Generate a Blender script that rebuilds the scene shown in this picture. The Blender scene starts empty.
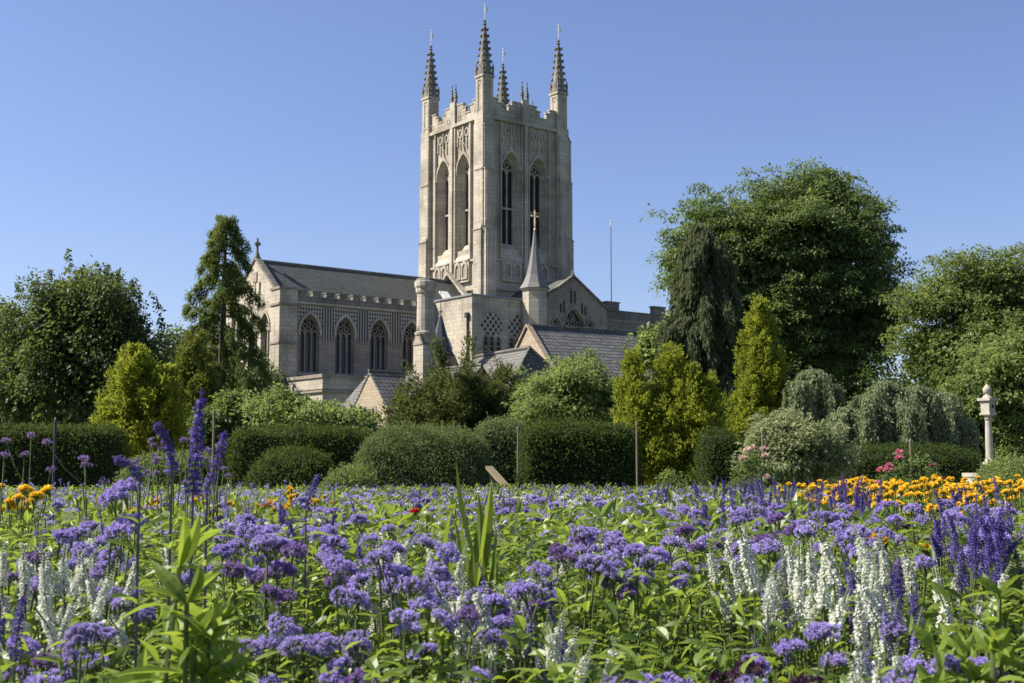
import bpy, math, random
import numpy as np
R = math.radians
SC = bpy.context.scene
COL = SC.collection

# ------------------------------------------------------------------ camera
FPX, PITCH, HC = 1244.0, R(5.67), 1.0
cam = bpy.data.cameras.new('camera'); camo = bpy.data.objects.new('camera', cam); COL.objects.link(camo)
camo.location = (0, 0, HC); camo.rotation_euler = (R(90) + PITCH, 0, 0)
cam.sensor_width = 36.0; cam.lens = FPX / 1024 * 36; cam.clip_start = 0.05; cam.clip_end = 6000
cam.dof.use_dof = True; cam.dof.focus_distance = 7.0; cam.dof.aperture_fstop = 11.0
SC.camera = camo
SC.render.resolution_x, SC.render.resolution_y = 1024, 683

# ------------------------------------------------------------------ light
SUN_AZ = np.array([-0.997, 0.02]); SUN_AZ /= np.linalg.norm(SUN_AZ); SUN_EL = R(45)
sd = (SUN_AZ[0] * math.cos(SUN_EL), SUN_AZ[1] * math.cos(SUN_EL), math.sin(SUN_EL))
world = bpy.data.worlds.new('World'); SC.world = world; world.use_nodes = True
nt = world.node_tree; nt.nodes.clear()
sky = nt.nodes.new('ShaderNodeTexSky'); sky.sky_type = 'NISHITA'; sky.sun_disc = False
sky.sun_elevation = SUN_EL; sky.sun_rotation = math.atan2(SUN_AZ[0], SUN_AZ[1])
sky.air_density = 1.0; sky.dust_density = 0.8; sky.ozone_density = 6.0; sky.altitude = 50
bg = nt.nodes.new('ShaderNodeBackground'); bg.inputs['Strength'].default_value = 0.077
wo = nt.nodes.new('ShaderNodeOutputWorld')
tint = nt.nodes.new('ShaderNodeMix'); tint.data_type = 'RGBA'; tint.blend_type = 'MULTIPLY'; tint.inputs[0].default_value = 1.0
tint.inputs[7].default_value = (1.17, 1.0, 1.05, 1)
nt.links.new(sky.outputs[0], tint.inputs[6]); nt.links.new(tint.outputs[2], bg.inputs[0]); nt.links.new(bg.outputs[0], wo.inputs[0])
sun = bpy.data.lights.new('sun', 'SUN'); sun.energy = 5.0; sun.angle = R(0.53); sun.color = (1.0, 0.93, 0.82)
suno = bpy.data.objects.new('sun', sun); COL.objects.link(suno)
from mathutils import Vector, Matrix
suno.rotation_euler = Vector(sd).to_track_quat('Z', 'Y').to_euler(); suno.location = (-60, -10, 80)
SC.view_settings.view_transform = 'Standard'; SC.view_settings.look = 'None'
SC.view_settings.exposure = 1.0; SC.view_settings.gamma = 1.0; SC.view_settings.use_curve_mapping = False
SC.render.engine = 'CYCLES'; SC.cycles.max_bounces = 6; SC.cycles.transparent_max_bounces = 4
SC.cycles.use_denoising = True; SC.cycles.sample_clamp_indirect = 4

# ------------------------------------------------------------------ helpers
def at(px, py, Y):
    """world point at depth Y seen at a position of the survey photograph"""
    u = (px - 512) / FPX; v = (341.5 - py) / FPX
    d = np.array([u, math.cos(PITCH) - v * math.sin(PITCH), math.sin(PITCH) + v * math.cos(PITCH)])
    return np.array([0, 0, HC]) + d * (Y / d[1])

def unit(a):
    a = np.asarray(a, float)
    return a / np.maximum(np.linalg.norm(a, axis=-1, keepdims=True), 1e-9)

def tag(o, label=None, cat=None, group=None, kind=None):
    if label: o['label'] = label
    if cat: o['category'] = cat
    if group: o['group'] = group
    if kind: o['kind'] = kind
    return o

def empty(name, loc=(0, 0, 0), rz=0.0, label=None, cat=None, group=None):
    o = bpy.data.objects.new(name, None); COL.objects.link(o)
    o.location = tuple(float(c) for c in loc); o.rotation_euler = (0, 0, rz); o.empty_display_size = 0.2
    return tag(o, label, cat, group)

def copy_tree(o, parent=None):
    c = o.copy(); COL.objects.link(c)
    if parent is not None: c.parent = parent
    for ch in list(o.children): copy_tree(ch, c)
    return c

class MB:
    """collects geometry and links it as ONE mesh object"""
    def __init__(s): s.v = []; s.n = 0; s.f = []; s.m = []; s.q = []; s.qt = []; s.qm = []
    def add(s, V, F, m=0):
        V = np.asarray(V, float).reshape(-1, 3); s.v.append(V)
        for f in F: s.f.append([i + s.n for i in f]); s.m.append(m)
        s.n += len(V)
    def quads(s, Q, tint=None, m=0):                     # Q (n,k,3): k-gons, per-face tint
        Q = np.asarray(Q, float)
        if len(Q) == 0: return
        s.q.append(Q); s.qt.append(np.zeros(len(Q)) if tint is None else np.asarray(tint)); s.qm.append(m)
    def box(s, x0, x1, y0, y1, z0, z1, m=0):
        V = [(x, y, z) for z in (z0, z1) for y in (y0, y1) for x in (x0, x1)]
        s.add(V, [(0, 2, 3, 1), (4, 5, 7, 6), (0, 1, 5, 4), (2, 6, 7, 3), (0, 4, 6, 2), (1, 3, 7, 5)], m)
    def prism(s, poly, fr, depth, m=0):
        """poly: 2-D (u,z); fr(u, z, d) -> 3-D with d measured outwards; from d=0 to depth"""
        n = len(poly)
        V = [fr(u, z, 0) for u, z in poly] + [fr(u, z, depth) for u, z in poly]
        s.add(V, [tuple(range(n))[::-1], tuple(range(n, 2 * n))] + [(i, (i + 1) % n, n + (i + 1) % n, n + i) for i in range(n)], m)
    def tube(s, P, rad, n=6, m=0, cap=True):
        P = np.asarray(P, float); k = len(P); rad = np.broadcast_to(np.asarray(rad, float), (k,))
        T = unit(np.gradient(P, axis=0)); ref = np.array([0.0, 0, 1]) if abs(T[0][2]) < 0.9 else np.array([1.0, 0, 0])
        V = []
        for i in range(k):
            a = unit(np.cross(T[i], ref)); b = np.cross(T[i], a)
            for j in range(n):
                t = 2 * math.pi * j / n; V.append(P[i] + rad[i] * (a * math.cos(t) + b * math.sin(t)))
        F = [(i * n + j, i * n + (j + 1) % n, (i + 1) * n + (j + 1) % n, (i + 1) * n + j) for i in range(k - 1) for j in range(n)]
        if cap: F += [tuple(range(n))[::-1], tuple(range((k - 1) * n, k * n))]
        s.add(V, F, m)
    def lathe(s, prof, n=16, c=(0, 0), m=0, rot=0.0, sx=1.0):
        V = []
        for r, z in prof:
            for j in range(n):
                t = 2 * math.pi * j / n + rot; V.append((c[0] + r * math.cos(t) * sx, c[1] + r * math.sin(t), z))
        k = len(prof)
        F = [(i * n + j, i * n + (j + 1) % n, (i + 1) * n + (j + 1) % n, (i + 1) * n + j) for i in range(k - 1) for j in range(n)]
        F += [tuple(range(n))[::-1], tuple(range((k - 1) * n, k * n))]
        s.add(V, F, m)
    def build(s, name, mats, parent=None, smooth=False):
        me = bpy.data.meshes.new(name)
        V = [*s.v]; lt = [len(f) for f in s.f]; li = [i for f in s.f for i in f]
        tint = [np.zeros(len(lt))]; mi = [np.asarray(s.m, np.int32)]
        off = s.n; LI = [np.asarray(li, np.int32)]; LT = [np.asarray(lt, np.int32)]
        for Q, t, m in zip(s.q, s.qt, s.qm):
            n, k = Q.shape[:2]; V.append(Q.reshape(-1, 3)); LI.append(np.arange(off, off + n * k, dtype=np.int32)); LT.append(np.full(n, k, np.int32))
            off += n * k; tint.append(t); mi.append(np.full(n, m, np.int32))
        V = np.concatenate(V) if V else np.zeros((0, 3)); LI = np.concatenate(LI); LT = np.concatenate(LT)
        me.vertices.add(len(V)); me.vertices.foreach_set('co', V.astype(np.float32).ravel())
        me.loops.add(len(LI)); me.loops.foreach_set('vertex_index', LI)
        me.polygons.add(len(LT)); me.polygons.foreach_set('loop_start', np.concatenate([[0], np.cumsum(LT)[:-1]]).astype(np.int32))
        me.polygons.foreach_set('loop_total', LT)
        me.polygons.foreach_set('material_index', np.concatenate(mi).astype(np.int32))
        me.polygons.foreach_set('use_smooth', np.full(len(LT), bool(smooth)))
        if s.q:
            a = me.attributes.new('tint', 'FLOAT', 'FACE'); a.data.foreach_set('value', np.concatenate(tint).astype(np.float32))
        for m in (mats if isinstance(mats, (list, tuple)) else [mats]): me.materials.append(m)
        me.update(calc_edges=True)
        o = bpy.data.objects.new(name, me); COL.objects.link(o)
        if parent is not None: o.parent = parent
        return o

# ------------------------------------------------------------------ materials
def newmat(name):
    m = bpy.data.materials.new(name); m.use_nodes = True
    nt = m.node_tree; nt.nodes.clear()
    out = nt.nodes.new('ShaderNodeOutputMaterial'); bs = nt.nodes.new('ShaderNodeBsdfPrincipled')
    nt.links.new(bs.outputs[0], out.inputs[0])
    return m, nt, bs, out

def node(nt, kind, **kw):
    n = nt.nodes.new(kind)
    for k, v in kw.items(): setattr(n, k, v)
    return n

def mixcol(nt, fac, a, b, blend='MIX'):
    n = node(nt, 'ShaderNodeMix', data_type='RGBA', blend_type=blend)
    for sock, v in ((n.inputs[0], fac), (n.inputs[6], a), (n.inputs[7], b)):
        if hasattr(v, 'is_linked') or hasattr(v, 'links'): nt.links.new(v, sock)
        elif isinstance(v, (int, float)): sock.default_value = v
        else: sock.default_value = (*v, 1)
    return n.outputs[2]

def noise(nt, vec, scale, detail=4, rough=0.6):
    n = node(nt, 'ShaderNodeTexNoise'); n.inputs['Scale'].default_value = scale
    n.inputs['Detail'].default_value = detail; n.inputs['Roughness'].default_value = rough
    nt.links.new(vec, n.inputs['Vector']); return n.outputs['Fac']

def ramp(nt, fac, stops):
    n = node(nt, 'ShaderNodeValToRGB'); nt.links.new(fac, n.inputs[0])
    el = n.color_ramp.elements
    while len(el) < len(stops): el.new(0.5)
    for e, (p, c) in zip(el, stops): e.position = p; e.color = (*c, 1) if not isinstance(c, float) else (c, c, c, 1)
    return n.outputs[0]

def course_vec(nt, kz=1.0):
    tc = node(nt, 'ShaderNodeTexCoord'); sp = node(nt, 'ShaderNodeSeparateXYZ'); nt.links.new(tc.outputs['Object'], sp.inputs[0])
    ad = node(nt, 'ShaderNodeMath', operation='ADD'); nt.links.new(sp.outputs[0], ad.inputs[0]); nt.links.new(sp.outputs[1], ad.inputs[1])
    mu = node(nt, 'ShaderNodeMath', operation='MULTIPLY'); nt.links.new(sp.outputs[2], mu.inputs[0]); mu.inputs[1].default_value = kz
    cb = node(nt, 'ShaderNodeCombineXYZ'); nt.links.new(ad.outputs[0], cb.inputs[0]); nt.links.new(mu.outputs[0], cb.inputs[1])
    return tc.outputs['Object'], cb.outputs[0], sp, ad.outputs[0]

def masonry(name, c1, c2, mortar, bw, bh, ms, stain=(0.5, 0.47, 0.44), stain_amt=0.5, bump=0.3, kz=1.0, rough=0.85):
    m, nt, bs, out = newmat(name)
    ob, vec, sp, ad = course_vec(nt, kz)
    br = node(nt, 'ShaderNodeTexBrick'); nt.links.new(vec, br.inputs['Vector'])
    br.inputs['Color1'].default_value = (*c1, 1); br.inputs['Color2'].default_value = (*c2, 1); br.inputs['Mortar'].default_value = (*mortar, 1)
    br.inputs['Scale'].default_value = 1; br.inputs['Brick Width'].default_value = bw; br.inputs['Row Height'].default_value = bh
    br.inputs['Mortar Size'].default_value = ms; br.inputs['Mortar Smooth'].default_value = 0.3
    n1 = noise(nt, ob, 0.35, 6, 0.65); n2 = noise(nt, ob, 3.5, 5, 0.7)
    mp = node(nt, 'ShaderNodeMapping'); mp.inputs['Scale'].default_value = (1.6, 1.6, 0.12); nt.links.new(ob, mp.inputs[0])
    n3 = noise(nt, mp.outputs[0], 1.0, 4, 0.6)                               # rain streaks
    f1 = ramp(nt, n1, [(0.42, 0.0), (0.68, 1.0)]); f3 = ramp(nt, n3, [(0.5, 0.0), (0.75, 1.0)])
    c = mixcol(nt, f1, br.outputs['Color'], stain, 'MULTIPLY') if stain_amt else br.outputs['Color']
    c = mixcol(nt, stain_amt, br.outputs['Color'], c)
    s3 = mixcol(nt, f3, c, stain, 'MULTIPLY'); c = mixcol(nt, stain_amt * 0.7, c, s3)
    c = mixcol(nt, 0.25, c, ramp(nt, n2, [(0.3, 0.35), (0.7, 1.0)]), 'MULTIPLY')
    nt.links.new(c, bs.inputs['Base Color']); bs.inputs['Roughness'].default_value = rough; bs.inputs['Specular IOR Level'].default_value = 0.25
    bp = node(nt, 'ShaderNodeBump'); bp.inputs['Strength'].default_value = bump; bp.inputs['Distance'].default_value = 0.04
    ma = node(nt, 'ShaderNodeMath', operation='SUBTRACT'); nt.links.new(n2, ma.inputs[0]); nt.links.new(br.outputs['Fac'], ma.inputs[1])
    nt.links.new(ma.outputs[0], bp.inputs['Height']); nt.links.new(bp.outputs[0], bs.inputs['Normal'])
    return m

def plain(name, col, rough=0.7, var=0.25, scale=6.0, metal=0.0, spec=0.3):
    m, nt, bs, out = newmat(name)
    tc = node(nt, 'ShaderNodeTexCoord'); n = noise(nt, tc.outputs['Object'], scale, 5, 0.65)
    c = mixcol(nt, n, tuple(x * (1 - var) for x in col), tuple(min(1, x * (1 + var)) for x in col))
    nt.links.new(c, bs.inputs['Base Color']); bs.inputs['Roughness'].default_value = rough; bs.inputs['Metallic'].default_value = metal
    bs.inputs['Specular IOR Level'].default_value = spec
    bp = node(nt, 'ShaderNodeBump'); bp.inputs['Strength'].default_value = 0.2; bp.inputs['Distance'].default_value = 0.02
    nt.links.new(n, bp.inputs['Height']); nt.links.new(bp.outputs[0], bs.inputs['Normal'])
    return m

def leafmat(name, a, b, trans, tr_amt=0.35, rough=0.5, spec=0.3, objvar=0.0):
    m, nt, bs, out = newmat(name)
    at_ = node(nt, 'ShaderNodeAttribute', attribute_name='tint')
    c = mixcol(nt, at_.outputs['Fac'], a, b)
    if objvar:
        oi = node(nt, 'ShaderNodeObjectInfo'); hs = node(nt, 'ShaderNodeHueSaturation')
        mr = node(nt, 'ShaderNodeMapRange'); nt.links.new(oi.outputs['Random'], mr.inputs[0])
        mr.inputs[3].default_value = 1 - objvar; mr.inputs[4].default_value = 1 + objvar
        nt.links.new(mr.outputs[0], hs.inputs['Value']); nt.links.new(c, hs.inputs['Color']); c = hs.outputs[0]
    nt.links.new(c, bs.inputs['Base Color']); bs.inputs['Roughness'].default_value = rough; bs.inputs['Specular IOR Level'].default_value = spec
    tr = node(nt, 'ShaderNodeBsdfTranslucent')
    ct = mixcol(nt, 0.5, c, trans); nt.links.new(ct, tr.inputs['Color'])
    mx = node(nt, 'ShaderNodeMixShader'); mx.inputs[0].default_value = tr_amt
    nt.links.new(bs.outputs[0], mx.inputs[1]); nt.links.new(tr.outputs[0], mx.inputs[2]); nt.links.new(mx.outputs[0], out.inputs[0])
    return m

ASH = masonry('limestone_ashlar', (0.53, 0.475, 0.375), (0.45, 0.40, 0.315), (0.32, 0.28, 0.23), 0.9, 0.38, 0.02, stain=(0.36, 0.35, 0.345), stain_amt=0.68, bump=0.25)
ASH_D = masonry('weathered_limestone', (0.36, 0.31, 0.24), (0.30, 0.26, 0.21), (0.22, 0.19, 0.16), 0.8, 0.36, 0.02, stain=(0.45, 0.43, 0.42), stain_amt=0.7, bump=0.3)
SPIRE = masonry('lichened_stone', (0.27, 0.25, 0.21), (0.20, 0.185, 0.155), (0.1, 0.09, 0.08), 0.5, 0.3, 0.02, stain=(0.4, 0.4, 0.4), stain_amt=0.7)
HOUSE = masonry('cottage_stone', (0.45, 0.365, 0.26), (0.37, 0.295, 0.21), (0.30, 0.25, 0.19), 0.45, 0.2, 0.02, stain=(0.7, 0.65, 0.6), stain_amt=0.5, bump=0.4)
SLATE = masonry('stone_slates', (0.25, 0.25, 0.235), (0.15, 0.15, 0.142), (0.06, 0.06, 0.057), 0.34, 0.24, 0.03, stain=(0.6, 0.62, 0.56), stain_amt=0.6, bump=0.8, rough=0.7)
SLATE_P = masonry('pale_stone_slates', (0.20, 0.19, 0.17), (0.15, 0.145, 0.13), (0.085, 0.08, 0.075), 0.3, 0.2, 0.025, stain=(0.6, 0.58, 0.55), stain_amt=0.6, bump=0.8, rough=0.75)
SLATE_G = masonry('green_grey_slates', (0.13, 0.135, 0.12), (0.095, 0.10, 0.09), (0.035, 0.04, 0.04), 0.4, 0.2, 0.02, stain=(0.65, 0.68, 0.62), stain_amt=0.5, bump=0.5, rough=0.6)
FLINT = masonry('flint_rubble', (0.22, 0.20, 0.17), (0.13, 0.12, 0.11), (0.30, 0.27, 0.22), 0.22, 0.15, 0.03, stain=(0.6, 0.58, 0.55), stain_amt=0.5, bump=0.6)
LEAD = plain('lead_sheet', (0.20, 0.21, 0.22), 0.5, 0.2, 2.0, 0.0, 0.4)
DARKLEAD = plain('dark_slate_spirelet', (0.045, 0.05, 0.06), 0.55, 0.2, 2.0)
SPIRELEAD = plain('pale_lead_spire', (0.155, 0.15, 0.14), 0.65, 0.15, 2.0)
DARK = plain('belfry_louvre_dark', (0.012, 0.012, 0.014), 0.6, 0.3, 4.0)
GILT = plain('gilded_metal', (0.75, 0.55, 0.25), 0.3, 0.1, 2.0, 0.7)
WHITE = plain('white_painted_metal', (0.78, 0.76, 0.72), 0.4, 0.05, 2.0)
PIPE = plain('dark_lead_pipe', (0.045, 0.045, 0.05), 0.5)
TIMBER = plain('weathered_timber', (0.17, 0.14, 0.085), 0.8, 0.35, 9.0)
OLDSTONE = plain('sundial_stone', (0.36, 0.33, 0.27), 0.85, 0.45, 9.0)
BARK = plain('bark', (0.075, 0.058, 0.042), 0.9, 0.4, 9.0)

def glass(name):
    m, nt, bs, out = newmat(name)
    tc = node(nt, 'ShaderNodeTexCoord'); n = noise(nt, tc.outputs['Object'], 3.0, 2)
    nt.links.new(mixcol(nt, n, (0.012, 0.014, 0.018), (0.03, 0.033, 0.038)), bs.inputs['Base Color'])
    bs.inputs['Roughness'].default_value = 0.22; bs.inputs['Specular IOR Level'].default_value = 0.4
    bp = node(nt, 'ShaderNodeBump'); bp.inputs['Strength'].default_value = 0.25; nt.links.new(n, bp.inputs['Height']); nt.links.new(bp.outputs[0], bs.inputs['Normal'])
    return m
GLASS = glass('leaded_glass')

def flushwork(name, sx, sz, mode):
    """knapped dark flint let into pale stone: upright stripes, checks or a lozenge chequer"""
    m, nt, bs, out = newmat(name)
    ob, vec, sp, ad = course_vec(nt)
    def M(op, a, b=None):
        n = node(nt, 'ShaderNodeMath', operation=op)
        for i, v in enumerate((a, b)):
            if v is None: continue
            if isinstance(v, (int, float)): n.inputs[i].default_value = v
            else: nt.links.new(v, n.inputs[i])
        return n.outputs[0]
    x, z = sp.outputs[0], sp.outputs[2]
    if mode == 'lozenge':
        u = M('ADD', M('DIVIDE', x, sx), M('DIVIDE', z, sz)); w = M('SUBTRACT', M('DIVIDE', x, sx), M('DIVIDE', z, sz))
        fac = M('MULTIPLY', M('GREATER_THAN', M('FRACT', u), 0.3), M('GREATER_THAN', M('FRACT', w), 0.3))
    elif mode == 'stripe':
        fac = M('GREATER_THAN', M('FRACT', M('DIVIDE', x, sx)), 0.36)
    else:
        a = M('GREATER_THAN', M('FRACT', M('DIVIDE', x, sx)), 0.3); b = M('GREATER_THAN', M('FRACT', M('DIVIDE', z, sz)), 0.28)
        fac = M('MULTIPLY', a, b)
    n2 = noise(nt, ob, 5.0, 4)
    stone = mixcol(nt, n2, (0.36, 0.31, 0.24), (0.46, 0.40, 0.31)); fl = mixcol(nt, n2, (0.02, 0.021, 0.025), (0.07, 0.07, 0.075))
    nt.links.new(mixcol(nt, fac, stone, fl), bs.inputs['Base Color']); bs.inputs['Roughness'].default_value = 0.75
    return m
FW_STRIPE = flushwork('flushwork_stripes', 0.27, 1, 'stripe')
FW_CHECK = flushwork('flushwork_checks', 0.27, 0.36, 'check')
FW_LOZ = flushwork('flushwork_lozenges', 0.62, 0.7, 'lozenge')

# ------------------------------------------------------------------ gothic pieces
def arch(w, zs, k=0.95, n=8, cx=0.0):
    Rr = k * w; xa = -w / 2 + Rr; h = math.sqrt(max(Rr * Rr - (Rr - w / 2) ** 2, 1e-6)); a1 = math.atan2(h, -xa)
    L = [(xa + Rr * math.cos(math.pi + (a1 - math.pi) * i / n), zs + Rr * math.sin(math.pi + (a1 - math.pi) * i / n)) for i in range(n + 1)]
    return [(cx + x, z) for x, z in L] + [(cx - x, z) for x, z in L[-2::-1]]

def opening(w, z0, zs, k=0.95, cx=0.0, n=8): return [(cx - w / 2, z0)] + arch(w, zs, k, n, cx) + [(cx + w / 2, z0)]

def ring(mb, A, B, fr, d0, d1, m=0, closed=True):
    """solid band between outline A and inner outline B, from depth d0 to d1"""
    n = len(A)
    V = [fr(u, z, d0) for u, z in A] + [fr(u, z, d0) for u, z in B] + [fr(u, z, d1) for u, z in A] + [fr(u, z, d1) for u, z in B]
    F = []
    for i in range(n if closed else n - 1):
        j = (i + 1) % n
        F += [(2 * n + i, 2 * n + j, 3 * n + j, 3 * n + i), (i, n + i, n + j, j), (n + i, 3 * n + i, 3 * n + j, n + j), (i, j, 2 * n + j, 2 * n + i)]
    if not closed: F += [(0, n, 3 * n, 2 * n), (n - 1, 2 * n - 1 + n * 0, 4 * n - 1, 3 * n - 1)]
    mb.add(V, F, m)

def wall_holes(mb, outer, holes, fr, depth, m=0, splay=None):
    """flat wall face with openings cut in it; reveals run back `depth` (towards a smaller outline if splay given)"""
    import bmesh
    bm = bmesh.new()
    def loop(p):
        vs = [bm.verts.new((u, z, 0)) for u, z in p]
        return [bm.edges.new((vs[i], vs[(i + 1) % len(vs)])) for i in range(len(vs))]
    es = loop(outer)
    for h in holes: es += loop(h)
    bmesh.ops.triangle_fill(bm, use_beauty=True, use_dissolve=False, edges=es, normal=(0, 0, 1))
    bm.verts.index_update()
    mb.add([fr(v.co.x, v.co.y, 0) for v in bm.verts], [[v.index for v in f.verts] for f in bm.faces], m)
    bm.free()
    for k, h in enumerate(holes):
        g = splay[k] if splay else h; n = len(h)
        mb.add([fr(u, z, 0) for u, z in h] + [fr(u, z, -depth) for u, z in g], [(i, (i + 1) % n, n + (i + 1) % n, n + i) for i in range(n)], m)

def bar(mb, p, q, wd, fr, d0, d1, m=0):
    p = np.array(p, float); q = np.array(q, float); t = (q - p) / np.linalg.norm(q - p); s = np.array([-t[1], t[0]]) * wd / 2
    mb.prism([tuple(p + s), tuple(p - s), tuple(q - s), tuple(q + s)], lambda u, z, d: fr(u, z, d0 + d), d1 - d0, m)

def tracery(mb, w, z0, zs, k, cx, lights, fr, d0, d1, bw=0.11, transoms=(), m=0):
    O = opening(w, z0, zs, k, cx); I = opening(w - 2 * bw, z0 + bw, zs, k, cx); ring(mb, O, I, fr, d0, d1, m)
    lw = w / lights; top = max(z for _, z in O)
    for i in range(1, lights): bar(mb, (cx - w / 2 + lw * i, z0), (cx - w / 2 + lw * i, zs + (top - zs) * 0.25), bw, fr, d0, d1 - 0.01, m)
    for i in range(lights):
        c = cx - w / 2 + lw * (i + 0.5); A = arch(lw, zs - lw * 0.35, 0.8, 4, c); B = arch(lw - bw * 1.6, zs - lw * 0.35, 0.8, 4, c)
        ring(mb, A, B, fr, d0, d1 - 0.02, m, closed=False)
    def foil(c, z, r):
        A = [(c + r * math.cos(t), z + r * math.sin(t)) for t in np.linspace(0, 2 * math.pi, 9)[:-1]]
        B = [(c + r * .62 * math.cos(t), z + r * .62 * math.sin(t)) for t in np.linspace(0, 2 * math.pi, 9)[:-1]]
        ring(mb, A, B, fr, d0, d1 - 0.015, m)
    H = top - zs
    if lights == 2: foil(cx, zs + H * 0.45, w * 0.2)
    else:
        for i in range(1, lights): foil(cx - w / 2 + lw * i, zs + H * 0.32, lw * 0.42)
        if lights > 2: foil(cx, zs + H * 0.66, lw * 0.38)
    for z in transoms: bar(mb, (cx - w / 2, z), (cx + w / 2, z), bw * 1.2, fr, d0, d1 - 0.012, m)

def hood(mb, w, zs, k, cx, fr, th, d, m=0, drop=0.3, ogee=0.0):
    A = arch(w + 2 * th, zs, k, 8, cx); B = arch(w, zs, k, 8, cx)
    A = [(A[0][0], zs - drop)] + A + [(A[-1][0], zs - drop)]; B = [(B[0][0], zs - drop)] + B + [(B[-1][0], zs - drop)]
    if ogee:
        mid = len(A) // 2; A[mid] = (A[mid][0], A[mid][1] + ogee); A[mid - 1] = (A[mid - 1][0] + .05, A[mid - 1][1] + ogee * .25); A[mid + 1] = (A[mid + 1][0] - .05, A[mid + 1][1] + ogee * .25)
    ring(mb, A, B, fr, 0.0, d, m, closed=False)

# ------------------------------------------------------------------ ground
def structure(o): o['kind'] = 'structure'; return o
def groundmat():
    m, nt, bs, out = newmat('mown_lawn')
    tc = node(nt, 'ShaderNodeTexCoord'); n = noise(nt, tc.outputs['Object'], 0.5, 6, 0.7); n2 = noise(nt, tc.outputs['Object'], 12.0, 4)
    c = mixcol(nt, n, (0.045, 0.075, 0.02), (0.085, 0.11, 0.035)); c = mixcol(nt, 0.4, c, ramp(nt, n2, [(0.3, 0.3), (0.7, 1.0)]), 'MULTIPLY')
    nt.links.new(c, bs.inputs['Base Color']); bs.inputs['Roughness'].default_value = 0.9
    return m
g = MB(); g.add([(-3000, -3000, 0), (3000, -3000, 0), (3000, 4000, 0), (-3000, 4000, 0)], [(0, 1, 2, 3)])
structure(g.build('lawn', groundmat()))
SOIL = plain('garden_soil', (0.055, 0.038, 0.026), 0.95, 0.4, 14.0)
g = MB(); g.add([(-1.6, 0.9, 0.004), (1.6, 0.9, 0.004), (12, 23.5, 0.004), (-12, 23.5, 0.004)], [(0, 1, 2, 3)])
structure(g.build('garden_soil', SOIL))
g = MB(); g.add([(-60, 30.5, 0.006), (60, 30.5, 0.006), (60, 33, 0.006), (-60, 33, 0.006)], [(0, 1, 2, 3)])
structure(g.build('gravel_path', plain('gravel', (0.36, 0.30, 0.22), 0.95, 0.3, 30.0)))

# ------------------------------------------------------------------ cathedral (local x runs west along the church, -y points north at the garden)
TH = 0.658
CO = (-2.727, 120.33, 0)
ca = empty('cathedral', CO, TH, 'large pale limestone cathedral with a tall pinnacled square tower behind the garden', 'cathedral')
def frN(t0): return lambda u, z, d: (u, -(t0 + d), z)
def frE(s0): return lambda u, z, d: (s0 - d, -u, z)
W = 9.57
# --- tower
mb = MB()
bays = (3.02, 6.55); BW, BZ0, BZS, BK = 2.25, 22.3, 30.2, 0.98
for fr, sg in ((frN(0.3), 1), (frE(-0.3), -1)):
    cs = [sg * b for b in bays]; lo, hi = sorted((0.0, sg * W))
    wall_holes(mb, [(lo, 0), (hi, 0), (hi, 35.3), (lo, 35.3)], [opening(BW, BZ0, BZS, BK, c) for c in cs], fr, 0.6, 0,
               [opening(1.72, BZ0 + .1, BZS + .1, BK, c) for c in cs])
    for c in cs:
        hood(mb, BW, BZS, BK, c, fr, 0.16, 0.16, 0, 0.2, 0.75)
        for off, dd in ((1.33, .26), (-1.33, .26), (1.0, .12), (-1.0, .12)): mb.prism([(c + off - .075, 21.2 if dd > .2 else 33.0), (c + off + .075, 21.2 if dd > .2 else 33.0), (c + off + .075, 35), (c + off - .075, 35)], fr, dd)
        for off in (-.55, .55):                                    # blind tracery over each belfry window
            A = [(c + off + .36 * math.cos(t), 34.25 + .5 * math.sin(t)) for t in np.linspace(0, 2 * math.pi, 9)[:-1]]
            B = [(c + off + .22 * math.cos(t), 34.25 + .34 * math.sin(t)) for t in np.linspace(0, 2 * math.pi, 9)[:-1]]
            ring(mb, A, B, fr, 0, .13)
        bar(mb, (c, 33.3), (c, 35.0), .14, fr, 0, .18); [bar(mb, (c + q, 32.6 + abs(q)*.0), (c + q, 33.6), .1, fr, 0, .1) for q in (-.55, .55)]
    m0 = sg * W / 2
    mb.prism([(m0 - .2, 18), (m0 + .2, 18), (m0 + .2, 35.1), (m0 - .2, 35.1)], fr, 0.38)
    for z, h, d in ((35.1, .32, .34), (21.0, .2, .2), (18.1, .22, .26)): mb.prism([(lo + .5, z), (hi - .5, z), (hi - .5, z + h), (lo + .5, z + h)], fr, d)
mb.add([(0, W - .3 + .6, 0), (W + .3, W + .3, 0), (W + .3, W + .3, 35.3), (0, W + .3, 35.3)], [(0, 1, 2, 3)])
mb.add([(W + .3, 0, 0), (W + .3, W + .3, 0), (W + .3, W + .3, 35.3), (W + .3, 0, 35.3)], [(0, 1, 2, 3)])
tower = mb.build('tower', ASH, ca)
mb = MB(); mb.box(0.05, W - .05, .05, W - .05, 35.25, 35.4); mb.build('tower_roof', LEAD, tower)
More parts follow.
